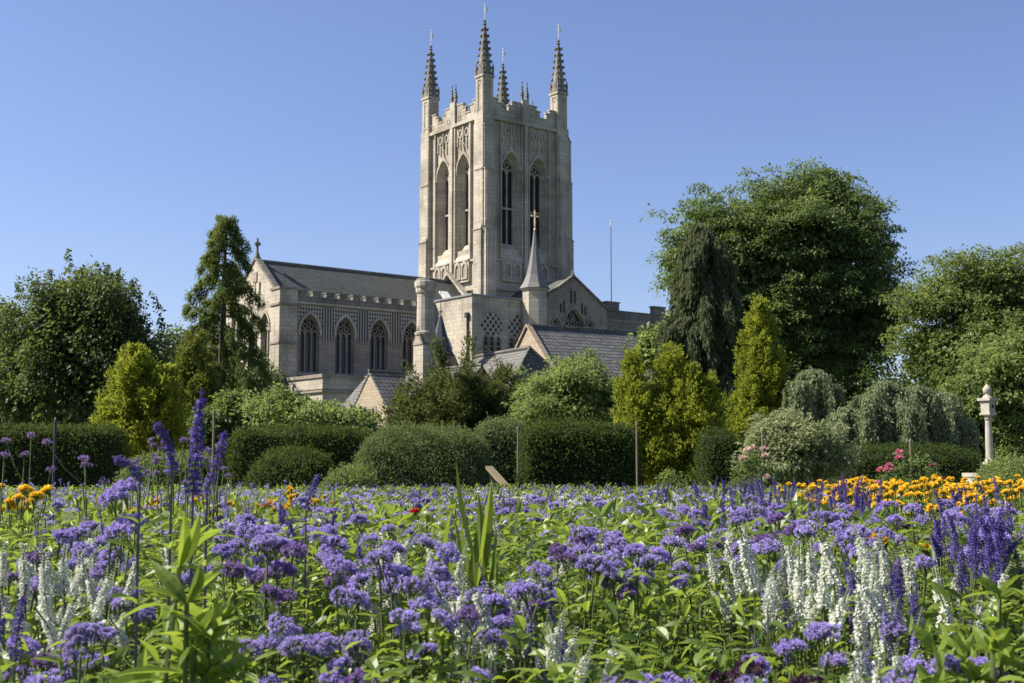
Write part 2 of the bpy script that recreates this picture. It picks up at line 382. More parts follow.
for fr, sg in ((frN(0.3), 1), (frE(-0.3), -1)):
    for b in bays:
        c = sg * b; mb = MB()
        tracery(mb, 1.72, BZ0 + .1, BZS + .1, BK, c, 2, fr, -.8, -.58, .15, (26.5,))
        mb.prism(opening(1.72, BZ0 + .1, BZS + .1, BK, c), lambda u, z, d, fr=fr: fr(u, z, -.95 + d), .1, 1)
        mb.build('belfry_window', [ASH, DARK], tower)
        mb = MB(); ss = fr                                           # sloping sill on a blind arcade
        P = [(-.6, 22.9), (.28, 21.25), (.28, 19.0), (-.2, 19.0), (-.6, 19.0)]
        V = [fr(c + o, z, d) for o in (-1.22, 1.22) for d, z in P]
        mb.add(V, [(0, 1, 2, 3, 4), (9, 8, 7, 6, 5), (0, 5, 6, 1), (1, 6, 7, 2)])
        fr2 = (lambda fr: lambda u, z, d: fr(u, z, d + .283))(fr)
        for o in (-.58, .58):
            ring(mb, opening(1.0, 19.3, 20.4, .8, c + o, 4), opening(.66, 19.45, 20.35, .8, c + o, 4), fr2, 0, .12)
            mb.prism(opening(.64, 19.46, 20.35, .8, c + o, 4), fr2, .012, 1)
        bar(mb, (c - 1.22, 21.2), (c + 1.22, 21.2), .16, fr2, 0, .1)
        mb.build('window_sill', [ASH, ASH_D], tower)
# corners: buttress, turret, crocketed pinnacle, vane
corners = [(0, 0, -1, 1), (W, 0, 1, 1), (0, -W, -1, -1), (W, -W, 1, -1)]    # s, t and outward signs
for (s, t, es, en) in corners:
    mb = MB(); y = -t
    mb.box(s - .72, s + .72, y - .72, y + .72, 0, 35.6)
    for z0, z1, p in ((0, 24.2, 1.12), (24.2, 30.2, .98), (30.2, 34.6, .84)):
        px_ = p - .24 if es < 0 else p + .3; x0, x1 = sorted((s + es * .7, s + es * px_)); a, b = -.62, .62
        mb.box(x0, x1, y + a, y + b, z0, z1 - .25)
        mb.box(min(x0, s + es * (px_ + .07)), max(x1, s + es * (px_ + .07)), y + a - .06, y + b + .06, z1 - .32, z1 - .22)
        mb.add([(s + es * px_, y + a, z1 - .22), (s + es * px_, y + b, z1 - .22), (s + es * .7, y + b, z1 + .45), (s + es * .7, y + a, z1 + .45)], [(0, 1, 2, 3)])
        yy = -en
        y0, y1 = sorted((y + yy * .7, y + yy * p))
        mb.box(s - .62, s + .62, y0, y1, z0, z1 - .25)
        mb.box(s - .68, s + .68, min(y0, y + yy * (p + .07)), max(y1, y + yy * (p + .07)), z1 - .32, z1 - .22)
        mb.add([(s - .62, y + yy * p, z1 - .22), (s + .62, y + yy * p, z1 - .22), (s + .62, y + yy * .7, z1 + .45), (s - .62, y + yy * .7, z1 + .45)], [(0, 1, 2, 3)])
    for o in (-.45, .45):                                            # slim shafts up the buttress faces
        yf = y - en * 1.12; mb.box(s + o - .07, s + o + .07, min(yf, yf - en * .1), max(yf, yf - en * .1), 17, 23.6)
        yf = y - en * .98; mb.box(s + o - .07, s + o + .07, min(yf, yf - en * .1), max(yf, yf - en * .1), 24.7, 29.7)
    mb.build('buttress', ASH, tower)
    mb = MB(); h = .58
    mb.box(s - h, s + h, y - h, y + h, 35.6, 39.3)
    for fr in ((lambda s=s, y=y: lambda u, z, d: (s - h - d, y + u, z))(), (lambda s=s, y=y: lambda u, z, d: (s + u, y - h - d, z))(),
               (lambda s=s, y=y: lambda u, z, d: (s + h + d, y + u, z))()):
        mb.prism([(-h, 35.6), (-.3, 35.6), (-.3, 39.3), (-h, 39.3)], fr, .07); mb.prism([(.3, 35.6), (h, 35.6), (h, 39.3), (.3, 39.3)], fr, .07)
        ring(mb, opening(.6, 36.0, 38.3, .9, 0, 4), opening(.38, 36.1, 38.25, .9, 0, 4), fr, 0, .06)
        mb.prism([(-.3, 38.9), (.3, 38.9), (.3, 39.3), (-.3, 39.3)], fr, .07)
        mb.prism([(-h - .12, 39.2), (h + .12, 39.2), (h + .12, 39.42), (-h - .12, 39.42)], fr, .16)
        mb.prism([(-h, 39.42), (h, 39.42), (0, 40.5)], fr, .06, 1)
    for a in (-1, 1):
        for b in (-1, 1):
            mb.lathe([(.11, 39.3), (.11, 40.0), (.15, 40.05), (.02, 40.75)], 4, (s + a * .6, y + b * .6), 1, math.pi / 4)
    mb.lathe([(.74, 39.42), (.68, 40.0), (.13, 44.6), (.08, 44.7)], 8, (s, y), 1, math.pi / 8)
    for i in range(7):
        z = 40.2 + i * .66; r = .70 - (z - 40.0) / 4.6 * .55
        for k in range(4):
            A = math.pi / 4 + k * math.pi / 2; x_, y_ = s + (r + .07) * math.cos(A), y + (r + .07) * math.sin(A)
            mb.lathe([(.03, z - .16), (.18, z + .02), (.12, z + .16), (.01, z + .19)], 5, (x_, y_), 1)
    mb.lathe([(.06, 44.55), (.22, 44.75), (.09, 44.9), (.17, 45.05), (.03, 45.25)], 8, (s, y), 1)
    mb.build('pinnacle', [ASH, SPIRE], tower)
    mb = MB(); mb.lathe([(.035, 45.2), (.025, 46.7)], 6, (s, y)); mb.lathe([(.02, 46.7), (.08, 46.78), (.02, 46.9)], 6, (s, y))
    mb.add([(s + .05, y + .02, 46.0), (s + .3, y + .02, 46.05), (s + .42, y + .02, 46.35), (s + .3, y + .02, 46.55), (s + .05, y + .02, 46.6)] +
           [(s + .05, y - .02, 46.0), (s + .3, y - .02, 46.05), (s + .42, y - .02, 46.35), (s + .3, y - .02, 46.55), (s + .05, y - .02, 46.6)],
           [(0, 1, 2, 3, 4), (9, 8, 7, 6, 5)] + [(i, (i + 1) % 5, 5 + (i + 1) % 5, 5 + i) for i in range(5)])
    mb.build('weather_vane', WHITE, tower)
# stepped battlements between the pinnacles
prof = [(.55, 35.4), (.55, 37.25), (1.5, 37.25), (1.5, 36.85), (1.95, 36.85), (1.95, 36.2), (2.75, 36.2), (2.75, 36.85), (3.2, 36.85), (3.2, 37.3), (4.79, 37.3)]
half = prof + [(W - u, z) for u, z in prof[::-1][1:]]
for fr, sg in ((frN(0.33), 1), (frE(-0.33), -1), (lambda u, z, d: (u, W + .05 + d, z), 1), (lambda u, z, d: (W + .05 + d, -u, z), -1)):
    mb = MB(); pl = [(sg * u, z) for u, z in half]
    mb.prism(pl, lambda u, z, d, fr=fr: fr(u, z, -.3 + d), .3)
    for (u0, z0), (u1, z1) in zip(half, half[1:]):
        if abs(z0 - z1) < .01: bar(mb, (sg * u0 - sg * .06, z0 + .06), (sg * u1 + sg * .06, z0 + .06), .12, fr, -.36, .06)
    for u in (1.0, 3.8, 5.8, 8.6):
        ring(mb, opening(.5, 35.75, 36.0, .8, sg * u, 3), opening(.3, 35.8, 36.0, .8, sg * u, 3), fr, 0, .05)
    mb.prism([(sg * W / 2 - .42, 35.4), (sg * W / 2 + .42, 35.4), (sg * W / 2 + .42, 37.75), (sg * W / 2 - .42, 37.75)], fr, .22)
    for o in (-.33, .33):
        p = fr(sg * W / 2 + o, 0, .02); mb.lathe([(.17, 37.7), (.17, 38.2), (.24, 38.25), (.16, 38.4), (.03, 39.5)], 4, (p[0], p[1]), 1, math.pi / 4)
        for z in (38.5, 38.8, 39.1): mb.lathe([(.05, z - .1), (.19 - (z - 38.5) * .07, z), (.04, z + .1)], 4, (p[0], p[1]), 1)
        mb.lathe([(.03, 39.45), (.1, 39.55), (.02, 39.7)], 5, (p[0], p[1]), 1)
    mb.build('battlement', [ASH, SPIRE], tower)

# --- chancel
mb = MB(); frn = frN(.23); fre = frE(-22.0); TM = -4.78; TS = -9.8
wx = [-19.15, -15.6, -12.05, -8.55, -5.0, -2.4]
wx = wx[:5]
wall_holes(mb, [(-22, 0), (-.3, 0), (-.3, 15.15), (-22, 15.15)], [opening(1.9, 9.0, 12.6, .95, c) for c in wx], frn, .5, 1)
ev = [(-.35 - .0, 14.1, 8.0, 12.0)]
lan = [(-2.6, 1.75), (-5.0, 1.75), (-7.4, 1.75)]
wall_holes(mb, [(.23, 0), (.23, 15.6), (TM, 19.35), (TS, 15.6), (TS, 0)],
           [opening(w, 7.8, 12.9, .95, c) for c, w in lan] + [opening(.42, 16.0, 17.0, .9, TM + .95, 4), opening(.42, 16.0, 17.0, .9, TM - .95, 4)], fre, .45)
for c, w in lan: hood(mb, w, 12.9, .95, c, fre, .14, .12, 0, .2)
mb.prism([(TM - .42, 17.35), (TM + .42, 17.35), (TM + .42, 18.2), (TM - .42, 18.2)], fre, .1, 1)
mb.prism([(TM - .1, 16.6), (TM + .1, 16.6), (TM + .1, 17.3), (TM - .1, 17.3)], fre, .06, 1)
for z in (14.9, 7.4): mb.prism([(TS, z), (.23, z), (.23, z + .16), (TS, z + .16)] if z < 10 else [(-1.3, 13.9), (.23, 13.9), (.23, 14.05), (-1.3, 14.05)], fre, .12)
for c in wx:
    hood(mb, 1.9, 12.6, .95, c, frn, .2, .14, 0, .25)
mb.prism([(-22, 8.75), (-.3, 8.75), (-.3, 8.95), (-22, 8.95)], frn, .14)
mb.prism([(-20.4, 15.05), (-.3, 15.05), (-.3, 15.25), (-20.4, 15.25)], frn, .16)
mb.add([(-.3, 9.8, 0), (-22, 9.8, 0), (-22, 9.8, 15.2), (-.3, 9.8, 15.2)], [(0, 1, 2, 3)])
# corner pier and far corner pier
for y0, y1 in ((-.62, 1.0), (8.9, 10.4)):
    mb.box(-22.3, -20.55, y0, y1, 0, 16.15, 0); mb.box(-22.4, -20.45, y0 - .1, y1 + .1, 16.15, 16.35, 1); mb.box(-22.38, -20.47, y0 - .08, y1 + .08, 11.4, 11.6, 1)
    mb.box(-22.42, -20.43, y0 - .12, y1 + .12, 14.75, 14.95, 1)
ch = mb.build('chancel', [ASH, ASH_D], ca)
for c in wx:
    mb = MB(); tracery(mb, 1.9, 9.0, 12.6, .95, c, 3, frn, -.45, -.25, .12)
    mb.prism(opening(1.9, 9.0, 12.6, .95, c), lambda u, z, d: frn(u, z, -.5 + d), .04, 1); mb.build('window', [ASH_D, GLASS], ch)
for c, w in lan:
    mb = MB(); tracery(mb, w, 7.8, 12.9, .95, c, 2, fre, -.42, -.2, .12, (10.4,))
    mb.prism(opening(w, 7.8, 12.9, .95, c), lambda u, z, d: fre(u, z, -.47 + d), .04, 1); mb.build('window', [ASH, GLASS], ch)
for o in (.95, -.95):
    mb = MB(); mb.prism(opening(.42, 16.0, 17.0, .9, TM + o, 4), lambda u, z, d: fre(u, z, -.42 + d), .04); mb.build('gable_slit', DARK, ch)
# flushwork: stripes between the windows, checks over the arches
edges = [-20.45] + [x for c in wx for x in (c - 1.22, c + 1.22)] + [-.35]
mb = MB()
for a, b in list(zip(edges[::2], edges[1::2])): mb.prism([(a, 12.0), (b, 12.0), (b, 14.95), (a, 14.95)], frn, .03, 0)
for c in wx:
    A = arch(2.3, 12.6, .95, 8, c); pl = [(c - 1.21, 12.0), (c - 1.16, 12.6)] + [p for p in A[1:-1]] + [(c + 1.16, 12.6), (c + 1.21, 12.0), (c + 1.21, 14.94), (c - 1.21, 14.94)]
    wall_holes(mb, pl, [], (lambda u, z, d: frn(u, z, d + .032)), .02, 1)
mb.build('flint_panel', [FW_STRIPE, FW_CHECK], ch)
for a, b in list(zip(edges[::2], edges[1::2])):
    mb = MB(); mb.prism([(a, 11.85), (b, 11.85), (b, 12.0), (a, 12.0)], frn, .1); mb.build('string_course', ASH_D, ch)
mb = MB(); mb.box(-20.5, -.35, -.35, .15, 15.25, 15.75)
x = -20.3
while x < -1: mb.box(x, x + .75, -.35, .15, 15.75, 16.12); mb.box(x - .06, x + .81, -.42, .22, 16.12, 16.22); x += 1.35
mb.build('parapet', SPIRE, ch)
mb = MB(); mb.add([(-21.9, .1, 15.2), (-.35, .1, 15.2), (-.35, 4.78, 19.3), (-21.9, 4.78, 19.3)], [(0, 1, 2, 3)])
mb.add([(-21.9, 9.7, 15.2), (-.35, 9.7, 15.2), (-.35, 4.78, 19.3), (-21.9, 4.78, 19.3)], [(0, 1, 2, 3)])
mb.tube([(-21.8, 4.78, 19.34), (-.4, 4.78, 19.34)], .13, 6, 1); roof = mb.build('roof', [SLATE_G, SPIRE], ch)
mb = MB(); th = math.atan2(4.1, 4.68)
for y0, z0, y1, z1, m in ((2.0, 16.9, 3.1, 17.87, 1),):
    mb.add([(-3.2, y0, z0 + .12), (-2.2, y0, z0 + .12), (-2.2, y1, z1 + .12), (-3.2, y1, z1 + .12), (-3.2, y0, z0 - .05), (-2.2, y0, z0 - .05), (-2.2, y1, z1 - .05), (-3.2, y1, z1 - .05)],
           [(0, 1, 2, 3), (0, 4, 5, 1), (1, 5, 6, 2), (3, 2, 6, 7), (0, 3, 7, 4)])
mb.build('roof_hatch', WHITE, ch)
mb = MB()                                                             # gable copings: east end, and the raked weathering against the tower
def rake(mb, s0, s1, ya, za, yb, zb, th):
    mb.add([(s0, ya, za), (s1, ya, za), (s1, yb, zb), (s0, yb, zb), (s0, ya, za + th), (s1, ya, za + th), (s1, yb, zb + th), (s0, yb, zb + th)],
           [(0, 1, 2, 3), (4, 5, 6, 7), (0, 1, 5, 4), (2, 3, 7, 6), (0, 3, 7, 4), (1, 2, 6, 5)])
rake(mb, -22.12, -21.6, -.3, 15.35, 4.78, 19.45, .28); rake(mb, -22.12, -21.6, 9.9, 15.35, 4.78, 19.45, .28)
mb.build('gable_coping', SPIRE, ch)
mb = MB(); rake(mb, -1.15, -.36, -.1, 15.7, 4.78, 20.0, .3); rake(mb, -1.15, -.36, 9.7, 15.7, 4.78, 20.0, .3)
mb.build('raked_coping', ASH, ch)
mb = MB(); mb.lathe([(.28, 19.6), (.2, 19.9), (.12, 20.1), (.1, 20.5)], 8, (-21.86, 4.78)); mb.box(-21.94, -21.78, 4.7, 4.86, 20.4, 21.35); mb.box(-21.93, -21.79, 4.42, 5.14, 20.75, 20.93)
mb.lathe([(.3, 20.72), (.3, 20.95)], 8, (-21.86, 4.78)); mb.build('gable_cross', SPIRE, ch)
# --- low north aisle
mb = MB(); mb.box(-21.5, -7.5, -6.96, -.2, 0, 7.2, 0)
mb.box(-21.6, -7.4, -7.06, -.2, 7.2, 8.15, 0); mb.box(-21.72, -7.3, -7.2, -.15, 8.15, 8.42, 1); mb.box(-21.7, -7.4, -7.18, -.2, 6.95, 7.1, 1)
for s_ in (-18.6, -14.5): mb.box(s_ - .4, s_ + .4, -7.5, -6.9, 0, 6.4, 1)
ai = mb.build('north_aisle', [ASH, ASH_D], ca)
for c in (-20.2, -16.6, -12.6, -9.5):
    mb = MB(); mb.prism(opening(1.0, 4.0, 5.2, .8, c), lambda u, z, d: (u, 0 - 6.97 - d, z), .03, 1); f2 = lambda u, z, d: (u, -6.96 - d, z)
    tracery(mb, 1.1, 3.95, 5.2, .8, c, 2, f2, .03, .1, .09); mb.build('window', [ASH_D, GLASS], ai)
# --- flat-topped vestry block
mb = MB(); frv = frN(6.3); vw = [-3.75, -.75]
holes = [opening(.62, 10.9, 12.3, .85, c + o, 4) for c in vw for o in (-.72, 0, .72)]
wall_holes(mb, [(-6, 0), (3.4, 0), (3.4, 16.3), (-6, 16.3)], holes, frv, .25)
mb.add([(-6, -6.3, 0), (-6, .3, 0), (-6, .3, 16.3), (-6, -6.3, 16.3)], [(0, 1, 2, 3)]); mb.add([(3.4, -6.3, 0), (3.4, -.3, 0), (3.4, -.3, 16.3), (3.4, -6.3, 16.3)], [(0, 1, 2, 3)])
ve = mb.build('vestry', [ASH], ca)
mb = MB(); mb.box(-6.12, 3.5, -6.42, -.35, 16.3, 16.46); mb.build('flat_roof', LEAD, ve)
for c in vw:
    mb = MB(); mb.prism([(c - 1.3, 13.7), (c - .9, 13.0), (c, 12.75), (c + .9, 13.0), (c + 1.3, 13.7), (c + .75, 14.5), (c, 15.0), (c - .75, 14.5)], frv, .04); mb.build('flint_panel', FW_LOZ, ve)
    mb = MB()
    for o in (-.72, 0, .72):
        mb.prism(opening(.62, 10.9, 12.3, .85, c + o, 4), lambda u, z, d: frv(u, z, -.24 + d), .03, 1)
        for z in (11.3, 11.8, 12.3): bar(mb, (c + o - .31, z), (c + o + .31, z), .12, frv, -.2, -.05)
        ring(mb, opening(.66, 10.85, 12.3, .85, c + o, 4), opening(.5, 10.95, 12.25, .85, c + o, 4), frv, -.2, .05)
    mb.build('window', [ASH_D, GLASS], ve)
mb = MB(); mb.tube([(-6.12, -5.75, 14.4), (-6.12, -5.75, 6)], .09); mb.box(-6.3, -6.02, -5.95, -5.55, 14.3, 14.75); mb.build('drainpipe', PIPE, ve); mb = MB(); mb.tube([(2.5, -6.42, 16.3), (2.5, -6.42, 8)], .06); mb.build('drainpipe', PIPE, ve)
# --- stair turret with lead spire and gilded cross
mb = MB(); TC = (.75, -7.0); mb.lathe([(1.2, 0), (1.2, 17.1), (1.32, 17.2), (1.32, 17.4)], 8, TC, 0, math.pi / 8); tu = mb.build('stair_turret', ASH, ca)
mb = MB(); mb.lathe([(1.5, 17.38), (1.15, 17.9), (.82, 18.7), (.55, 19.9), (.3, 21.4), (.12, 22.9), (.08, 23.0)], 8, TC, 0, math.pi / 8); mb.build('lead_spire', SPIRELEAD, tu)
mb = MB(); mb.lathe([(.05, 22.9), (.16, 23.0), (.05, 23.15), (.05, 23.6)], 8, TC); x, y = TC; mb.box(x - .06, x + .06, y - .05, y + .05, 23.4, 24.75); mb.box(x - .46, x + .46, y - .045, y + .045, 24.22, 24.36)
mb.lathe([(.02, 24.75), (.08, 24.82), (.02, 24.9)], 6, TC); mb.build('gilded_cross', GILT, tu)
# --- north transept
mb = MB(); frt = frN(7.8); sc = 4.78
gl = [(-1.55, 14.9, 16.25), (-1.15, 14.9, 16.55), (-.25, 15.9, 17.6), (.2, 15.9, 17.6), (1.1, 14.9, 16.55), (1.5, 14.9, 16.25)]
wins = [(0, 2.7, 9.0, 13.6), (-2.15, 1.0, 9.6, 13.9), (2.15, 1.0, 9.6, 13.9)]
gl = [(o, z0 + .35, z1) for o, z0, z1 in gl]
wall_holes(mb, [(.5, 0), (9.1, 0), (9.1, 15.9), (sc, 18.75), (.5, 15.9)], [opening(w, z0, zs, .9, sc + o) for o, w, z0, zs in wins] + [opening(.26, z0, z1 - .3, .9, sc + o, 3) for o, z0, z1 in gl], frt, .35)
for o, w, z0, zs in wins: hood(mb, w, zs, .9, sc + o, frt, .17, .13, 0, .6)
mb.add([(9.1, -7.8, 0), (9.1, -.3, 0), (9.1, -.3, 15.9), (9.1, -7.8, 15.9)], [(0, 1, 2, 3)]); mb.add([(.5, -7.8, 0), (.5, -.3, 0), (.5, -.3, 15.9), (.5, -7.8, 15.9)], [(0, 1, 2, 3)])
mb.prism([(1.0, 13.3), (1.5, 13.3), (1.5, 15.2), (1.0, 15.2)], frt, .2)
tr = mb.build('transept', [ASH_D], ca)
for o, w, z0, zs in wins:
    mb = MB(); tracery(mb, w, z0, zs, .9, sc + o, 4 if w > 2 else 1, frt, -.32, -.12, .1); mb.prism(opening(w, z0, zs, .9, sc + o), lambda u, z, d: frt(u, z, -.36 + d), .04, 1); mb.build('window', [ASH_D, GLASS], tr)
for o, z0, z1 in gl:
    mb = MB(); mb.prism(opening(.26, z0, z1 - .3, .9, sc + o, 3), lambda u, z, d: frt(u, z, -.34 + d), .04); mb.build('gable_slit', DARK, tr)
mb = MB()
def rakeN(mb, y0, y1, xa, za, xb, zb, th): mb.add([(xa, y0, za), (xa, y1, za), (xb, y1, zb), (xb, y0, zb), (xa, y0, za + th), (xa, y1, za + th), (xb, y1, zb + th), (xb, y0, zb + th)],
           [(0, 1, 2, 3), (4, 5, 6, 7), (0, 1, 5, 4), (2, 3, 7, 6), (0, 3, 7, 4), (1, 2, 6, 5)])
rakeN(mb, -7.95, -7.45, 9.35, 15.75, sc, 18.78, .22); rakeN(mb, -7.95, -7.45, .2, 15.75, sc, 18.78, .22)
mb.lathe([(.25, 18.9), (.1, 19.3), (.03, 19.6)], 6, (sc, -7.7)); mb.build('gable_coping', SPIRE, tr)
mb = MB(); mb.add([(9.2, -7.7, 15.75), (9.2, -.2, 15.75), (sc, -.2, 18.7), (sc, -7.7, 18.7)], [(0, 1, 2, 3)]); mb.add([(.4, -7.7, 15.75), (.4, -.2, 15.75), (sc, -.2, 18.7), (sc, -7.7, 18.7)], [(0, 1, 2, 3)]); mb.build('roof', SLATE_G, tr)
# --- nave aisle running on to the west
mb = MB(); mb.box(9.3, 46, -6.0, 0, 0, 15.2, 0); mb.box(9.3, 46, -6.06, -.05, 15.2, 15.36, 1); na = mb.build('nave', [FLINT, ASH_D], ca)
mb = MB(); mb.box(9.3, 46, -6.02, -5.6, 15.36, 16.2, 0); mb.box(9.3, 46, -6.1, -5.5, 16.2, 16.32, 0)
for s_ in (10.6, 17.0, 23.4, 29.8): mb.box(s_, s_ + 1.7, -6.03, -5.55, 16.32, 17.0); mb.box(s_ - .06, s_ + 1.76, -6.12, -5.47, 17.0, 17.15)
mb.build('parapet', SPIRE, na)
mb = MB()
for s_ in (10.2, 14.8, 19.4, 24): mb.box(s_, s_ + .8, -6.9, -6.0, 0, 13.9)
mb.build('buttress', ASH_D, na)
# flagpole on the nave roof
b = at(611.5, 303, 132); t_ = at(610.3, 222, 132)
mb = MB(); mb.tube([(0, 0, -8), (0, 0, t_[2] - b[2])], [.09, .05], 8); mb.lathe([(.02, t_[2] - b[2] - .02), (.12, t_[2] - b[2] + .08), (.02, t_[2] - b[2] + .2)], 8)
f = mb.build('flagpole', WHITE); f.location = tuple(b); tag(f, 'slim white flagpole rising above the battlements right of the tower', 'flagpole')

# ------------------------------------------------------------------ stone houses in front of the cathedral
def roofquad(mb, P, m=0, th=.12):
    P = np.array(P, float); n = unit(np.cross(P[1] - P[0], P[-1] - P[0]));  n = n if n[2] > 0 else -n
    k = len(P); mb.add(np.concatenate([P, P - n * th]), [tuple(range(k)), tuple(range(k, 2 * k))[::-1]] + [(i, (i + 1) % k, k + (i + 1) % k, k + i) for i in range(k)], m)
# house 1: small sunlit gable, cross wing and round chimney
p = at(369.8, 371.7, 80); hz = float(p[2])
h1 = empty('stone_house', (p[0], p[1], 0), TH, 'small stone house with sunlit gable, three-light window and tall round chimney', 'house')
fg = lambda u, z, d: (-d, -u, z)
mb = MB(); E_ = hz - 2.45
wall_holes(mb, [(-2.2, 0), (2.2, 0), (2.2, E_), (0, hz), (-2.2, E_)], [[(-.75, hz - 3.15), (.75, hz - 3.15), (.75, hz - 2.35), (-.75, hz - 2.35)]], fg, .2)
mb.add([(0, -2.2, 0), (2.8, -2.2, 0), (2.8, -2.2, E_), (0, -2.2, E_)], [(0, 1, 2, 3)])
mb.box(.35, 5.3, -8.2, -2.22, 0, hz - 2.85); mb.box(.35, 5.3, 2.22, 5, 0, hz - 2.85)
mb.add([(.4, -8.2, hz - 2.86), (5.2, -8.2, hz - 2.86), (2.8, -8.2, hz - .1)], [(0, 1, 2)])
w = mb.build('wall', HOUSE, h1)
mb = MB(); ring(mb, [(-.85, hz - 3.25), (.85, hz - 3.25), (.85, hz - 2.25), (-.85, hz - 2.25)], [(-.7, hz - 3.1), (.7, hz - 3.1), (.7, hz - 2.4), (-.7, hz - 2.4)], fg, -.1, .05)
for u in (-.25, .25): bar(mb, (u, hz - 3.2), (u, hz - 2.3), .1, fg, -.15, .02)
mb.prism([(-.72, hz - 3.12), (.72, hz - 3.12), (.72, hz - 2.38), (-.72, hz - 2.38)], lambda u, z, d: fg(u, z, -.19 + d), .03, 1); mb.build('window', [ASH_D, GLASS], h1)
for t0 in (3.6, 5.4):
    mb = MB(); f3 = lambda u, z, d: (.35 - d, -u, z); zt = hz - 3.0
    ring(mb, [(t0 - .55, zt - 1.1), (t0 + .55, zt - 1.1), (t0 + .55, zt), (t0 - .55, zt)], [(t0 - .45, zt - 1), (t0 + .45, zt - 1), (t0 + .45, zt - .1), (t0 - .45, zt - .1)], f3, .0, .08)
    bar(mb, (t0, zt - 1.05), (t0, zt - .05), .1, f3, .01, .07); mb.prism([(t0 - .47, zt - 1.02), (t0 + .47, zt - 1.02), (t0 + .47, zt - .08), (t0 - .47, zt - .08)], f3, .02, 1); mb.build('window', [WHITE, GLASS], h1)
mb = MB(); roofquad(mb, [(-.05, -2.45, E_ - .15), (.6, -2.45, E_ - .15), (2.85, -.0, hz + .05), (-.05, 0, hz + .05)])
roofquad(mb, [(-.05, 2.45, E_ - .15), (.6, 2.45, E_ - .15), (2.85, 0, hz + .05), (-.05, 0, hz + .05)])
mb.tube([(-.1, 0, hz + .08), (2.85, 0, hz + .08)], .1, 6)
rf = mb.build('roof', SLATE, h1)
mb = MB(); roofquad(mb, [(0, -8.4, hz - 2.95), (0, -2.4, hz - 2.95), (2.8, -.05, hz + .02), (2.8, -8.4, hz + .02)]); roofquad(mb, [(0, 2.4, hz - 2.95), (0, 5.2, hz - 2.95), (2.8, 5.2, hz + .02), (2.8, .05, hz + .02)])
roofquad(mb, [(5.6, -8.4, hz - 2.95), (5.6, 5.2, hz - 2.95), (2.8, 5.2, hz + .02), (2.8, -8.4, hz + .02)])
mb.tube([(2.8, 5.2, hz + .06), (2.8, -8.4, hz + .06)], .1, 6); mb.build('wing_roof', SLATE_P, h1)
mb = MB(); mb.tube([(-.12, -8.4, hz - 3.0), (-.12, -2.4, hz - 3.0)], .08, 6); mb.build('gutter', PIPE, h1)
cx, cy = 2.75, -2.3
mb = MB(); mb.box(cx - .56, cx + .56, cy - .56, cy + .56, hz - .8, hz + 1.7, 0)
mb.prism([(-.62, hz + 1.7), (.62, hz + 1.7), (0, hz + 2.9)], lambda u, z, d: (cx - .6 + d, cy + u, z), 1.2, 1); mb.prism([(-.5, hz + 1.7), (.5, hz + 1.7), (0, hz + 2.6)], lambda u, z, d: (cx - .62 + d, cy + u, z), .03, 0)
for z_, r_ in ((hz + 1.9, .62),): pass
mb.lathe([(.62, hz + 1.7), (.62, hz + 2.3), (.7, hz + 2.35), (.7, hz + 2.5), (.58, hz + 2.6), (.56, hz + 5.0), (.64, hz + 5.1), (.66, hz + 5.35), (.74, hz + 5.5), (.74, hz + 5.8), (.6, hz + 5.9), (.5, hz + 5.9)], 14, (cx, cy), 0)
mb.lathe([(.72, hz + 5.8), (.6, hz + 6.0), (.45, hz + 6.0)], 14, (cx, cy), 1); mb.build('chimney', [ASH, SPIRE], rf)
q = at(440.5, 352, 90); c0, s0 = math.cos(TH), math.sin(TH); dx, dy = q[0] - p[0], q[1] - p[1]; lx, ly = dx * c0 + dy * s0, -dx * s0 + dy * c0; q2 = at(440.5, 317, 90)[2]
fl = empty('spirelet', (q[0], q[1], 0), TH, 'dark pointed slate spirelet with ball finial behind the round chimney', 'spirelet')
mb = MB(); mb.box(-.75, .75, -.75, .75, 0, q[2] - .2); mb.build('base', ASH_D, fl)
mb = MB(); mb.lathe([(1.1, q[2] - .3), (.75, q[2] + .3), (.12, q2), (.08, q2 + .1)], 8, (0, 0), 0, math.pi / 8); mb.build('spire', DARKLEAD, fl)
mb = MB(); mb.lathe([(.04, q2), (.04, q2 + .3), (.14, q2 + .42), (.04, q2 + .55), (.02, q2 + 2.2)], 6); mb.build('finial', SPIRE, fl)

# house 2: long slate roof, sunlit gable, hipped wing in front
p = at(527.7, 326.4, 85); hz = float(p[2]); T2 = R(29)
h2 = empty('stone_house', (p[0], p[1], 0), T2, 'long stone house with big slate roof, sunlit gable end and hipped wing', 'house')
mb = MB(); hw = 4.6; ez = hz - 4.4
wall_holes(mb, [(-hw, 0), (hw, 0), (hw, ez), (0, hz - .05), (-hw, ez)], [], lambda u, z, d: (0 - d, -u, z), .1)
mb.box(.05, 12.8, -hw + .1, hw - .1, 0, ez - .1); mb.box(-8.3, -.9, -10.9, -1.5, 0, 3.75)
mb.build('wall', HOUSE, h2)
mb = MB(); roofquad(mb, [(.25, -hw - .25, ez - .3), (13, -hw - .25, ez - .3), (13, 0, hz), (.25, 0, hz)]); roofquad(mb, [(.25, hw + .25, ez - .3), (13, hw + .25, ez - .3), (13, 0, hz), (.25, 0, hz)])
mb.tube([(.1, 0, hz + .06), (13, 0, hz + .06)], .14, 6); mb.build('roof', SLATE, h2)
mb = MB()
for sg in (-1, 1): rake(mb, -.14, .26, sg * (hw + .2), ez - .2, 0, hz + .02, .16)
mb.build('gable_coping', HOUSE, h2)
mb = MB(); mb.box(.05, 12.8, -hw - .38, -hw - .02, ez - .55, ez - .3); mb.build('gutter', PIPE, h2)
